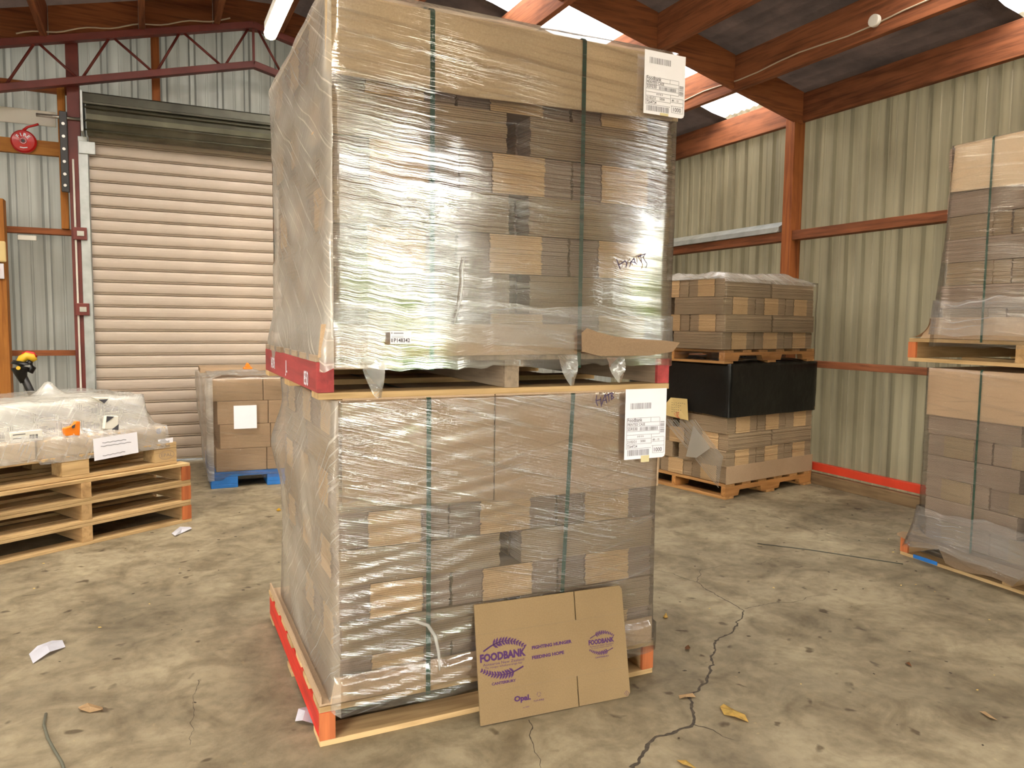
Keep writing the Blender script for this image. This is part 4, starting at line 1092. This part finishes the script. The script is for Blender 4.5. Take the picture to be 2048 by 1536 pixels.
# torn base sheet flaring out and hanging
bm = nb(); pvr = None
for k in range(24):
    u_ = .0+k*.05; rowp = [(u_, .012, .005), (u_, -.03, .0), (u_, -.034, .0-(.085 if 5 < k < 14 else .012)-.01*math.sin(k))]
    row = [bm.verts.new(q) for q in rowp]
    if pvr:
        for a_ in (0, 1): bm.faces.new((pvr[a_], pvr[a_+1], row[a_+1], row[a_]))
    pvr = row
bmesh.ops.solidify(bm, geom=bm.faces[:], thickness=.004); obj('base_sheet', bm, M['board'], r1)
RU = Frame(3.604, 2.965, -90, 1.077)
pallet(RU, 1.22, .95, .126, 'bright pine pallet carrying the upper right wrapped stack', x0=-.018, ends=('orange_end', None, None), sw=.045, bt=.02, bboards=3)
r2_ = thing('carton_stack', 'upper right wrapped stack of flat cartons with a pale cap, cut by the photo edge', 'carton stack', RU, loc=(0, 0, .128))
load(r2_, .16, 1.2, .006, .92, .04, .117, 8, 'A', mats=('edge_mid', 'edge_mid', 'edge_dark'), jit=.008)
panel('cover_sheet', r2_, [(.184, .750), (1.2, .705), (1.2, .95), (.20, .985)], -.006, .006, M['board_light'])
bm = nb(); box(bm, .19, 1.2, 0, .93, .975, .981); obj('top_sheet', bm, M['board_light'], r2_)
bm = nb(); pvr = None                       # curled base sheet at the far corner
for k in range(13):
    t_ = k/12; row = [bm.verts.new((.12-.115*(1-math.cos(t_*1.5)), -.02+.9*s_, .10*(1-math.sin(t_*1.5))+.005)) for s_ in (0, 1)]
    if pvr: bm.faces.new((pvr[0], pvr[1], row[1], row[0]))
    pvr = row
bmesh.ops.solidify(bm, geom=bm.faces[:], thickness=.004); obj('curled_sheet', bm, M['board'], r2_)
panel('base_flap', r2_, [(.06, .0), (1.2, -.004), (1.2, .11), (.13, .11), (.09, .05)], -.008, .006, M['board'])
def dr1(side, x, y, z):
    d = .004*nzv(x*3, z*6, 2)+.004
    if side == 0 and z < .22: d += .03*(.22-z)/.1
    if side == 3 and z < .3: d += .05*(.3-z)/.15
    return d
wrap(FRt, .112, 1.22, -.014, .935, .07, 1.05, M['film_far'], None, dr1, label='clear stretch film around the lower right stack', seed=11, topin=.04, slack=.001, bottom=lambda s_, x, y: .015*nzv(x*9, 1, 1))
def dr2(side, x, y, z):
    d = .004*nzv(x*3, z*6, 6)+.004
    if side == 3: d += .062*max(0, (1.95-z)/.8)**1.2
    return d
wrap(FRt, .19, 1.22, -.018, .935, 1.165, 2.186, M['film_far'], None, dr2, label='clear stretch film around the upper right stack', seed=12, topin=.12, slack=.004, bottom=lambda s_, x, y: .012*nzv(x*9, 1, 4))
def dband(side, x, y, z):
    d = .008*nzv(x*3, z*9, 4)+.006+(.03*(1.42-z)/.2 if side == 0 else .062*max(0, (1.95-z)/.8)**1.2 if side == 3 else 0)
    return d
wrap(FRt, .186, 1.222, -.024, .937, 1.225, 1.40, M['film_band'], None, dband, label='whitish thicker band of film low around the upper right stack', seed=31, topin=.0, slack=.0, name='film_band', topvar=lambda x, y: .035*nzv(x*3+y*3, 2, 6)+.010*nzv(x*14+y*14, 1, 2), bottom=lambda s_, x, y: .02*nzv(x*5, 1, 4))
wrap(FRt, .108, 1.224, -.030, .937, .10, .30, M['film_band'], None, lambda s_, x, y, z: .008*nzv(x*3, z*9, 4)+.006+(.04*(.3-z)/.2 if s_ in (0, 3) else 0), label='whitish thicker band of film low around the lower right stack', seed=32, topin=.0, slack=.0, name='film_band', topvar=lambda x, y: .035*nzv(x*3+y*3, 2, 6)+.010*nzv(x*14+y*14, 1, 2), bottom=lambda s_, x, y: .03*nzv(x*5, 1, 7))
strap_obj(FRt, .415, .1, 1.052, -.008, .92, 'green packing strap down the lower right stack', w_=.012)
strap_obj(FRt, .405, 1.19, 2.19, -.010, .92, 'green packing strap down the upper right stack', w_=.012, du=.0)

# ================================================================== LEFT PALLETS
for k, lab in enumerate(('bottom one of the three plain pine pallets at the left', 'middle one of the three plain pine pallets at the left', 'topmost of the three plain pine pallets at the left, under the film covered goods')):
    pallet(FL, 1.26, 1.05, .1225, lab, x0=-1.26, z=k*.1235, ends=(None, None, 'orange_end'), sw=.055 if k else .055, bt=.0175, boards=6)
EZ = .372
FE = Frame(FL.o.x, FL.o.y, 33.07, EZ)
ep = thing('block_pallet', 'block pallet branded EPAL under the shrink wrapped goods at the left', 'pallet', FL, loc=(-1.27, .03, EZ))
for cx_ in (0, .53, 1.055):
    for cy_ in (0, .35, .65):
        bm = nb(); box(bm, cx_, cx_+.145, cy_, cy_+.12, .022, .10); obj('block', bm, M['pine'], ep, bevel=.002)
for cy_ in (0, .35, .65):
    bm = nb(); box(bm, 0, 1.2, cy_, cy_+.12, 0, .021); obj('bottom_board', bm, M['pine'], ep, bevel=.002)
for cx_ in (0, .53, 1.055):
    bm = nb(); box(bm, cx_, cx_+.145, 0, .77, .101, .117); obj('cross_board', bm, M['pine'], ep, bevel=.002)
for k in range(5):
    bm = nb(); box(bm, 0, 1.2, .0+k*.165, .11+k*.165, .1175, .134); obj('deck_board', bm, M['pine'], ep, bevel=.002)
for x_ in (1.085, .02):
    bm = nb(); pe = [(x_+.05+.048*math.cos(2*math.pi*k/20), .062+.026*math.sin(2*math.pi*k/20)) for k in range(21)]; stroke(bm, pe, .003, -.0012)
    obj('oval_brand', bm, M['edge_dark'], ep)
    text('EPAL', .03, M['edge_dark'], ep, stand(x_+.014, -.0012, .052), .012, width=.072)
# flat cartons in one layer
cl = []
for i, (xa, xb, lab) in enumerate(((-1.24, -.86, 'flat tan carton at the left end of the wrapped layer under the small white boxes'), (-.85, -.50, 'flat tan carton in the middle of the wrapped layer, left of the big paper sheet'), (-.49, -.125, 'flat tan carton with a round black mark at the right end of the wrapped layer'))):
    t = thing('flat_carton', lab, 'carton', FE, loc=(xa, .05, .135))
    bm = nb(); box(bm, 0, xb-xa, 0, .70, 0, .098); obj('body', bm, M['board_light'], t, bevel=.004)
    bm = nb(); box(bm, .0, xb-xa, .32, .37, .0985, .0992); obj('tape_strip', bm, M['tape'], t)
    if i == 2:
        bm = nb(); tube(bm, [(xb-xa-.045, -.0012, .075), (xb-xa-.045, .002, .075)], .017, 16); obj('round_mark', bm, M['ink_grey'], t)
t = thing('address_sheet', 'white printed sheet taped to the wrapped carton layer at the left', 'label', FL)
sh_ = [onf(FL, *q, off=.012) for q in ((189, 922), (277, 905), (274, 864), (186, 878))]
bm = nb(); prism(bm, [Vector((u_, .012, z_)) for u_, z_ in sh_], Vector((0, .0008, 0))); obj('sheet', bm, M['paper'], t)
bm = nb()
for (a_, b_) in (((205, 886), (252, 879)), ((202, 893), (262, 884)), ((206, 912), (250, 903))):
    stroke(bm, [onf(FL, a_[0]+(b_[0]-a_[0])*k/9, a_[1]+(b_[1]-a_[1])*k/9+(.5 if k % 2 else -.5), .011) for k in range(10)], .004, .0110)
o = obj('print_lines', bm, M['ink_grey'], t); o['kind'] = 'stuff'
bm = nb(); q_ = [onf(FL, *q, off=.055) for q in ((313, 889), (342, 885), (342, 874), (312, 879))]
prism(bm, [Vector((u_, .034, z_)) for u_, z_ in q_], Vector((0, .0006, 0)))
tag(obj('small_label', bm, M['paper'], fr=FL), 'small white sticker at the right end of the wrapped carton layer', 'label')
# small white boxes: two layers
wb_m = nb(); box(wb_m, 0, .118, 0, .19, 0, .085); bmesh.ops.recalc_face_normals(wb_m, faces=wb_m.faces); me_wb = bpy.data.meshes.new('body'); wb_m.to_mesh(me_wb); wb_m.free(); me_wb.materials.append(M['white_pl'])
pm = nb(); box(pm, .008, .110, -.0008, .0, .006, .009); box(pm, .008, .011, -.0008, 0, .006, .075); box(pm, .107, .110, -.0008, 0, .006, .075)
for k in range(5): box(pm, .018+.006*(k % 2), .05+.01*(k % 3), -.0008, 0, .02+k*.009, .024+k*.009)
barcode(pm, .064, .10, .02, .05, -.0005, 8)
bmesh.ops.recalc_face_normals(pm, faces=pm.faces); me_pr = bpy.data.meshes.new('print'); pm.to_mesh(me_pr); pm.free(); me_pr.materials.append(M['ink_grey'])
for layer in (0, 1):
    for i in range(9):
        for j in (0, 1, 2):
            if layer == 0 and j: continue
            od = ('rightmost', 'second from the right', 'third from the right', 'fourth from the right', 'fifth from the right', 'sixth from the right', 'third from the left', 'second from the left', 'leftmost')[8-i]
            lb = ('small white box, %s, %s front row under crumpled film' % (od, ('lower', 'upper')[layer])) if j == 0 else 'small white printed box in the rear rows under the crumpled film'
            t = thing('small_box', lb, 'box', FE, group='small white boxes under the film', loc=(-1.30+i*.121, .14+j*.195+.02*layer, .2345+layer*.087))
            inst('body', me_wb, t)
            if j == 0: inst('print', me_pr, t)
# items lying on the carton layer
q = onf(FL, 20, 882, .07); t = thing('small_box', 'single white box lying in front of the film heap on the carton layer', 'box', FL, loc=(q[0], .06, EZ+.235))
bm = nb(); box(bm, 0, .155, 0, .075, 0, .055); obj('body', bm, M['white_pl'], t, bevel=.002)
bm = nb(); barcode(bm, .09, .13, .012, .035, -.0008, 9); box(bm, .01, .07, -.001, 0, .04, .044); box(bm, .01, .05, -.001, 0, .02, .024); obj('print', bm, M['ink'], t)
def packet(name, pts, off, mt, label, th=.03, extra=None):
    t = thing(name, label, 'packet', FL); P_ = [onf(FL, *q, off=off) for q in pts]
    bm = nb(); prism(bm, [Vector((u_, off, z_)) for u_, z_ in P_], Vector((0, th, 0))); obj('pouch', bm, M[mt], t, bevel=.004)
    for (pp_, m2) in (extra or []):
        bm = nb(); prism(bm, [Vector((*([onf(FL, *q, off=off)[0]]), off-.004, onf(FL, *q, off=off)[1])) for q in pp_], Vector((0, .002, 0))); obj('print', bm, M[m2], t)
    return t
packet('orange_packet', ((131, 872), (160, 871), (161, 843), (153, 843), (148, 851), (129, 857)), .05, 'orange', 'crumpled orange packet lying on the wrapped carton layer', extra=[(((143, 852), (150, 848), (149, 855), (144, 857)), 'ink')])
packet('striped_packet', ((208, 858), (236, 860), (237, 832), (213, 832)), .055, 'white_pl', 'black and white striped packet stuck on the front of the film heap', extra=[(((213, 832), (228, 833), (212, 845)), 'ink'), (((237, 848), (236, 860), (223, 859)), 'ink')])
packet('striped_packet', ((183, 794), (218, 795), (210, 807), (200, 804)), .12, 'white_pl', 'small black and white packet near the top of the film heap', extra=[(((196, 799), (216, 798), (208, 807)), 'ink')], th=.02)
def zheap(x, y):
    z = EZ+.4125
    z += .018+.014*nzv(x*6, y*6, 4)+.008*abs(nzv(x*17, y*17, 3))
    if x > -.24: z -= (x+.24)*1.9 if x > -.21 else 0
    fr_ = y-.135
    if fr_ < 0: z -= min(.176, -fr_*2.6)+.0
    lim = EZ+.240
    if x < -.85 and fr_ < .02: lim = EZ+.262
    z = max(z, lim+.010*abs(nzv(x*13, y*13, 1)))
    if y < .045: z = lim-.02-(.045-y)*6
    return z+.09*math.exp(-((x+.62)/.06)**2-((y-.42)/.06)**2)
crumple(FL, -1.30, -.115, .026, .78, zheap, 'milky crumpled film draped over the small white boxes at the left', step=.014)

# ================================================================== BLUE PALLET STACK
bp_ = thing('block_pallet', 'bright blue pallet on the floor in front of the roller door', 'pallet', FQ, loc=(-.02, 0, 0))
bm = nb(); box(bm, 0, 1.16, 0, 1.1, .085, .118)
obj('deck', bm, M['blue_paint'], bp_, bevel=.003)
for cx_ in (0, .40, .96):
    for cy_ in (0, .45, .98):
        bm = nb(); box(bm, cx_, cx_+.19, cy_, cy_+.12, .028, .085); obj('block', bm, M['blue_paint'], bp_, bevel=.003)
    bm = nb(); box(bm, cx_-.0, cx_+.19, 0.0, 1.1, 0, .028); obj('runner', bm, M['blue_paint'], bp_, bevel=.003)
qs = thing('carton_stack', 'wrapped stack of brown cartons on the blue pallet', 'carton stack', FQ, loc=(0, .0, .12))
rows_ = [(0, .17, .02), (.172, .355, .05), (.357, .53, .035), (.532, .70, .0)]
for r0, r1_, xo in rows_:
    xx = xo+.0
    for k in range(3):
        bm = nb(); box(bm, xx, xx+.36, .02, .52, r0, r1_); obj('carton', bm, M['board'], qs, bevel=.004)
        bm = nb(); box(bm, xx, xx+.36, .53, 1.03, r0, r1_); obj('carton', bm, M['board'], qs, bevel=.004); xx += .364
bm = nb(); box(bm, -.06, .9, .62, 1.05, .705, .745); obj('lid_sheet', bm, M['board'], qs, bevel=.003)
def dq(side, x, y, z):
    d = .008*nzv(x*4+y*3, z*9, 1)+.004
    if side == 3: d += .03+.05*max(0, min(1, (z-.15)/.5))*max(0, y)*.8
    return d
wrap(FQ, -.01, 1.13, .002, 1.06, .06, .825, M['film_far'], M['film_side'], dq, label='clear stretch film around the cartons on the blue pallet', seed=20, topin=.2, slack=.02)
crumple(FQ, -.02, 1.1, .0, .62, lambda x, y: .838+.03*max(0, nzv(x*5, y*5, 3))+.012*abs(nzv(x*15, y*15, 6)), 'crumpled film lying on top of the cartons on the blue pallet')
u_, z_ = onf(FQ, 468, 858, -.03); u2, z2 = onf(FQ, 513, 810, -.03)
bm = nb(); box(bm, u_, u2, -.034, -.033, z_, z2)
tag(obj('paper_sheet', bm, M['paper'], fr=FQ), 'blank off-white paper sheet on the wrapped cartons of the blue pallet', 'label')
u_, z_ = onf(FQ, 495, 752, .1)
bm = nb(); box(bm, u_-.03, u_+.035, .08, .14, .885, .90)
prism(bm, [Vector((u_-.02, .08, .90)), Vector((u_+.025, .08, .90)), Vector((u_+.01, .08, .93)), Vector((u_-.005, .08, .935))], Vector((0, .04, 0)))
tag(obj('orange_clip', bm, M['orange'], fr=FQ, bevel=.004), 'small orange plastic piece on top of the blue pallet stack', 'clip')

# ================================================================== FRONT WALL FITTINGS
fb_ = thing('fire_hose_reel', 'round red FIRE disc on the golden timber rail left of the roller door', 'fire disc', FB, loc=(-.862, 7.345, 2.672))
bm = nb(); prof_ = [(.0, -.040), (.020, -.040), (.021, -.036), (.026, -.044), (.078, -.036), (.090, -.022), (.092, -.006), (.088, .012), (0, .012)]
rg = []
for k in range(32):
    t_ = 2*math.pi*k/32; rg.append([bm.verts.new((r_*math.cos(t_), y_, r_*math.sin(t_))) for r_, y_ in prof_[1:-1]])
for k in range(32):
    A_, B_ = rg[k], rg[(k+1) % 32]
    for q in range(len(A_)-1): bm.faces.new((A_[q], B_[q], B_[q+1], A_[q+1]))
bm.faces.new([r[0] for r in rg]); bm.faces.new([r[-1] for r in rg][::-1])
obj('disc', bm, M['fire_red'], fb_, smooth=False)
bm = nb(); tube(bm, [(0, -.046, 0), (0, -.036, 0)], .013, 16); obj('hub', bm, M['black'], fb_)
bm = nb(); pe = [(.021*math.cos(2*math.pi*k/24), .021*math.sin(2*math.pi*k/24)) for k in range(25)]; stroke(bm, pe, .003, -.0455); obj('hub_ring', bm, M['paper'], fb_)
for ch, an in zip('FIRE', (48, 18, -14, -46)):
    m_ = Matrix.Translation((0, -.0425, 0)) @ Matrix.Rotation(R(-an), 4, 'Y') @ Matrix.Translation((0, 0, .036)) @ UP
    text(ch, .038, M['paper'], fb_, m_, .035, align='CENTER')
bm = nb(); stroke(bm, [(-.022, -.052), (.0, -.055), (.026, -.050)], .007, -.043); obj('small_text', bm, M['paper'], fb_)
bm = nb(); tube(bm, [(.0, -.01, .088), (.03, -.01, .118), (.075, -.015, .135), (.108, -.02, .148)], [.012, .010, .009, .010], 8); obj('hose_end', bm, M['fire_red'], fb_)
# switch box + red emergency thing on the big post
sb = thing('switch_box', 'cream socket box on the golden timber post at the left edge', 'switch', FB, loc=(-1.18, 7.185, 1.69))
bm = nb(); box(bm, 0, .19, -.03, 0, 0, .165); obj('plate', bm, M['cream_pl'], sb, bevel=.012)
bm = nb()
for dx_ in (.09, .13): box(bm, dx_, dx_+.012, -.034, -.028, .06, .10)
box(bm, .128, .138, -.034, -.028, .108, .118); obj('sockets', bm, M['ink'], sb)
ex = thing('red_tag', 'red and white tag hanging below the cream socket box', 'tag', FB, loc=(-1.12, 7.18, 1.56))
bm = nb(); box(bm, 0, .11, -.01, 0, .0, .12); obj('backing', bm, M['paper'], ex, bevel=.003)
bm = nb(); tube(bm, [(.045, -.03, .07), (.045, -.01, .07)], .04, 14); obj('button', bm, M['fire_red'], ex)
bm = nb(); tube(bm, [(.045, -.02, .03), (.04, -.02, -.06), (.02, -.01, -.16)], .007, 8); obj('cord', bm, M['black'], ex)

# pallet truck handle behind the left pallets
FJ = Frame(-1.12, 6.45, 3)
jt = thing('pallet_truck', 'black pallet truck handle with yellow and red head behind the left pallets', 'pallet truck', FJ)
jm = {}
def jp(px, py): u_, z_ = onf(FJ, px, py); return (u_, 0, z_)
bm = nb(); a_ = jp(62, 785); b_ = jp(45, 750)
tube(bm, [(a_[0]+.18, .02, .25), a_, b_], [.028, .026, .026], 12); obj('tiller', bm, M['black'], jt)
bm = nb(); tube(bm, [jp(48, 765), jp(42, 748), jp(40, 736), jp(40, 728), jp(41, 722)], [.024, .040, .058, .060, .045], 16); obj('head_housing', bm, M['black'], jt)
bm = nb(); tube(bm, [jp(60, 745), jp(66, 735), jp(62, 725), jp(56, 722)], [.02, .022, .022, .018], 12); obj('grip_loop', bm, M['black'], jt)
bm = nb(); tube(bm, [jp(36, 728), jp(44, 718), jp(54, 712), jp(64, 714), jp(70, 722)], [.022, .030, .032, .030, .020], 14); obj('yellow_cover', bm, M['yellow'], jt)
bm = nb(); tube(bm, [jp(44, 708), jp(54, 705), jp(66, 707), jp(72, 715)], [.010, .014, .014, .012], 10); obj('red_button', bm, M['fire_red'], jt)
bm = nb(); q = jp(40, 735); tube(bm, [(q[0]-.003, -.060, q[2]), (q[0]-.003, -.052, q[2])], .014, 12); obj('badge', bm, M['yellow'], jt)
bm = nb(); box(bm, -.0, .42, -.03, .10, .0, .30); obj('power_unit', bm, M['black'], jt, bevel=.03)
bm = nb(); box(bm, .05, .19, .1, .75, .05, .09); box(bm, .28, .42, .1, .75, .05, .09); obj('fork', bm, M['red_rail'], jt, bevel=.01)

# ================================================================== FLOOR LITTER AND CRACKS
def crack(pts, w0, w1, name='crack'):
    bm = nb(); P = [ong(*p) for p in pts]; Q = []
    for a, b in zip(P, P[1:]):
        n_ = max(2, int((b-a).length/.012))
        for k in range(n_):
            t_ = k/n_; v = a.lerp(b, t_); d = (b-a).normalized(); s = Vector((-d.y, d.x, 0))
            Q.append(v+s*.012*nzv(v.x*22, v.y*22, 1)+s*.006*nzv(v.x*90, v.y*90, 2))
    Q.append(P[-1]); pv = None
    for i, v in enumerate(Q):
        d = (Q[min(i+1, len(Q)-1)]-Q[max(i-1, 0)]).normalized(); s = Vector((-d.y, d.x, 0)); t_ = i/(len(Q)-1)
        wd_ = (w0+(w1-w0)*t_)*(.55+.9*abs(nzv(v.x*45, v.y*45, 5))*1.3)
        L_, R__ = v+s*wd_, v-s*wd_; row = [bm.verts.new((L_.x, L_.y, .0006)), bm.verts.new((R__.x, R__.y, .0006))]
        if pv: bm.faces.new((pv[0], pv[1], row[1], row[0]))
        pv = row
    o = obj(name, bm, M['crack'], None); o.parent = fl; o.matrix_parent_inverse = FB.m().inverted(); return o
def zc_(L): return [(1250+x*.336, 1020+y*.336) for x, y in L]
crack(zc_([(480, 470), (570, 520), (640, 560), (700, 600), (690, 640), (640, 720), (545, 780), (520, 880), (500, 980), (470, 1040), (385, 1100), (400, 1170), (412, 1230), (395, 1290), (280, 1330), (165, 1360), (130, 1430), (40, 1536)]), .0025, .0075)
crack(zc_([(160, 352), (280, 378), (360, 410), (430, 430), (480, 470)]), .0012, .0022)
crack(zc_([(430, 430), (455, 355), (600, 330), (800, 322), (880, 290), (980, 280)]), .0016, .0010)
crack(zc_([(710, 585), (880, 555), (1010, 545), (1100, 515), (1220, 505)]), .0022, .0008)
crack(zc_([(410, 1280), (500, 1300), (580, 1350), (650, 1370)]), .003, .001)
crack([(1060, 1440), (1065, 1490), (1082, 1536)], .0022, .001)
crack([(398, 1360), (385, 1420), (380, 1490)], .0010, .0008)
crack([(1215, 1080), (1235, 1100), (1300, 1140)], .001, .001)
crack([(1540, 1030), (1600, 1050), (1660, 1068), (1720, 1082), (1840, 1098)], .003, .0015)
# string lying on the floor
bm = nb(); tube(bm, [ong(1515, 1088)+Vector((0, 0, .003)), ong(1620, 1101)+Vector((0, 0, .004)), ong(1720, 1116)+Vector((0, 0, .003)), ong(1806, 1129)+Vector((0, 0, .003))], .0022, 6)
tag(obj('cord', bm, plain('dark_cord', (.03, .035, .025), .6)), 'thin dark cord lying straight on the floor left of the right hand stack', 'cord')
bm = nb(); tube(bm, [ong(*q)+Vector((0, 0, .0045)) for q in ((92, 1430), (88, 1452), (96, 1480), (110, 1505), (124, 1528), (134, 1560), (140, 1600))], .0042, 8)
tag(obj('cable', bm, plain('grey_green_cable', (.10, .10, .07), .6)), 'short grey green cable curving on the floor at the lower left', 'cable')
def litter(name, pts, z, mt, label, cat, lift=.0, th=.0015, curl=.006):
    P = [ong(*q) for q in pts]; c = sum(P, Vector())/len(P); bm = nb()
    top = [bm.verts.new((p_.x, p_.y, z+lift+curl*(i % 2))) for i, p_ in enumerate(P)]; cv = bm.verts.new((c.x, c.y, z+lift+curl*1.4))
    for i in range(len(top)): bm.faces.new((top[i], top[(i+1) % len(top)], cv))
    bmesh.ops.solidify(bm, geom=bm.faces[:], thickness=th)
    return tag(obj(name, bm, M[mt]), label, cat)
litter('paper_scrap', [(58, 1310), (75, 1300), (104, 1283), (125, 1288), (131, 1296), (100, 1312), (66, 1329)], .004, 'paper', 'crumpled white paper strip on the floor at the lower left', 'paper', curl=.012)
litter('leaf', [(1440, 1415), (1447, 1414), (1470, 1422), (1490, 1436), (1497, 1446), (1470, 1440), (1448, 1431), (1441, 1422)], .003, 'leaf', 'large pale yellow leaf on the floor beside the crack', 'leaf', curl=.008)
litter('cardboard_scrap', [(156, 1416), (175, 1411), (205, 1416), (206, 1424), (180, 1427), (160, 1424)], .003, 'edge_tan', 'small orange-tan cardboard scrap on the floor at the lower left', 'scrap')
litter('cardboard_scrap', [(1357, 1392), (1385, 1391), (1392, 1396), (1370, 1399), (1359, 1399)], .003, 'edge_tan', 'small tan scrap lying across the floor crack', 'scrap')
litter('stone', [(1370, 1297), (1376, 1295), (1381, 1299), (1378, 1304), (1370, 1302)], .006, 'leaf_br', 'small red brown stone on the floor right of the leaning carton', 'stone', curl=.006)
litter('leaf', [(1810, 1328), (1818, 1328), (1824, 1335), (1815, 1333)], .003, 'leaf_br', 'small dark red leaf on the floor at the right', 'leaf')
litter('leaf', [(1958, 1424), (1970, 1428), (1995, 1442), (1978, 1440)], .003, 'edge_tan', 'curled tan leaf on the floor near the lower right edge', 'leaf')
litter('leaf', [(1326, 1235), (1332, 1229), (1336, 1236), (1330, 1240)], .003, 'leaf', 'tiny orange leaf right of the lower middle stack', 'leaf')
litter('leaf', [(1353, 1522), (1372, 1526), (1395, 1540), (1365, 1534)], .003, 'leaf', 'yellow leaf at the bottom edge below the crack', 'leaf')
litter('leaf', [(552, 1021), (558, 1018), (562, 1021), (557, 1024)], .003, 'yellow', 'bright yellow scrap left of the middle stack', 'scrap')
litter('film_scrap', [(343, 1068), (360, 1058), (380, 1055), (384, 1061), (362, 1068), (350, 1076)], .004, 'paper', 'pale film scrap on the floor beside the left pallets', 'film scrap', curl=.01)
litter('film_scrap', [(590, 1445), (597, 1428), (615, 1415), (630, 1425), (628, 1450), (605, 1452)], .004, 'paper', 'pale crumpled film by the front left corner of the middle pallet', 'film scrap', curl=.014)
bm = nb(); r5 = random.Random(3)
for k in range(260):
    x_, y_ = r5.uniform(-1.5, 4.4), r5.uniform(1.2, 6.5); s_ = r5.uniform(.002, .007); a_ = r5.uniform(0, 3)
    if .1 < x_ < 1.6 and 2.0 < y_ < 3.4: continue
    q = [Vector((x_+s_*math.cos(a_+b)*(1.6 if b in (0, 3.14) else .7), y_+s_*math.sin(a_+b), .0008)) for b in (0, 1.2, 3.14, 4.4)]
    prism(bm, q, Vector((0, 0, .001)), r5.choice((0, 0, 1)))
o = obj('floor_crumbs', bm, [M['crack'], M['leaf']], None); o['kind'] = 'stuff'; o['label'] = 'crumbs of dirt and dry bits scattered on the concrete'; o['category'] = 'dirt'
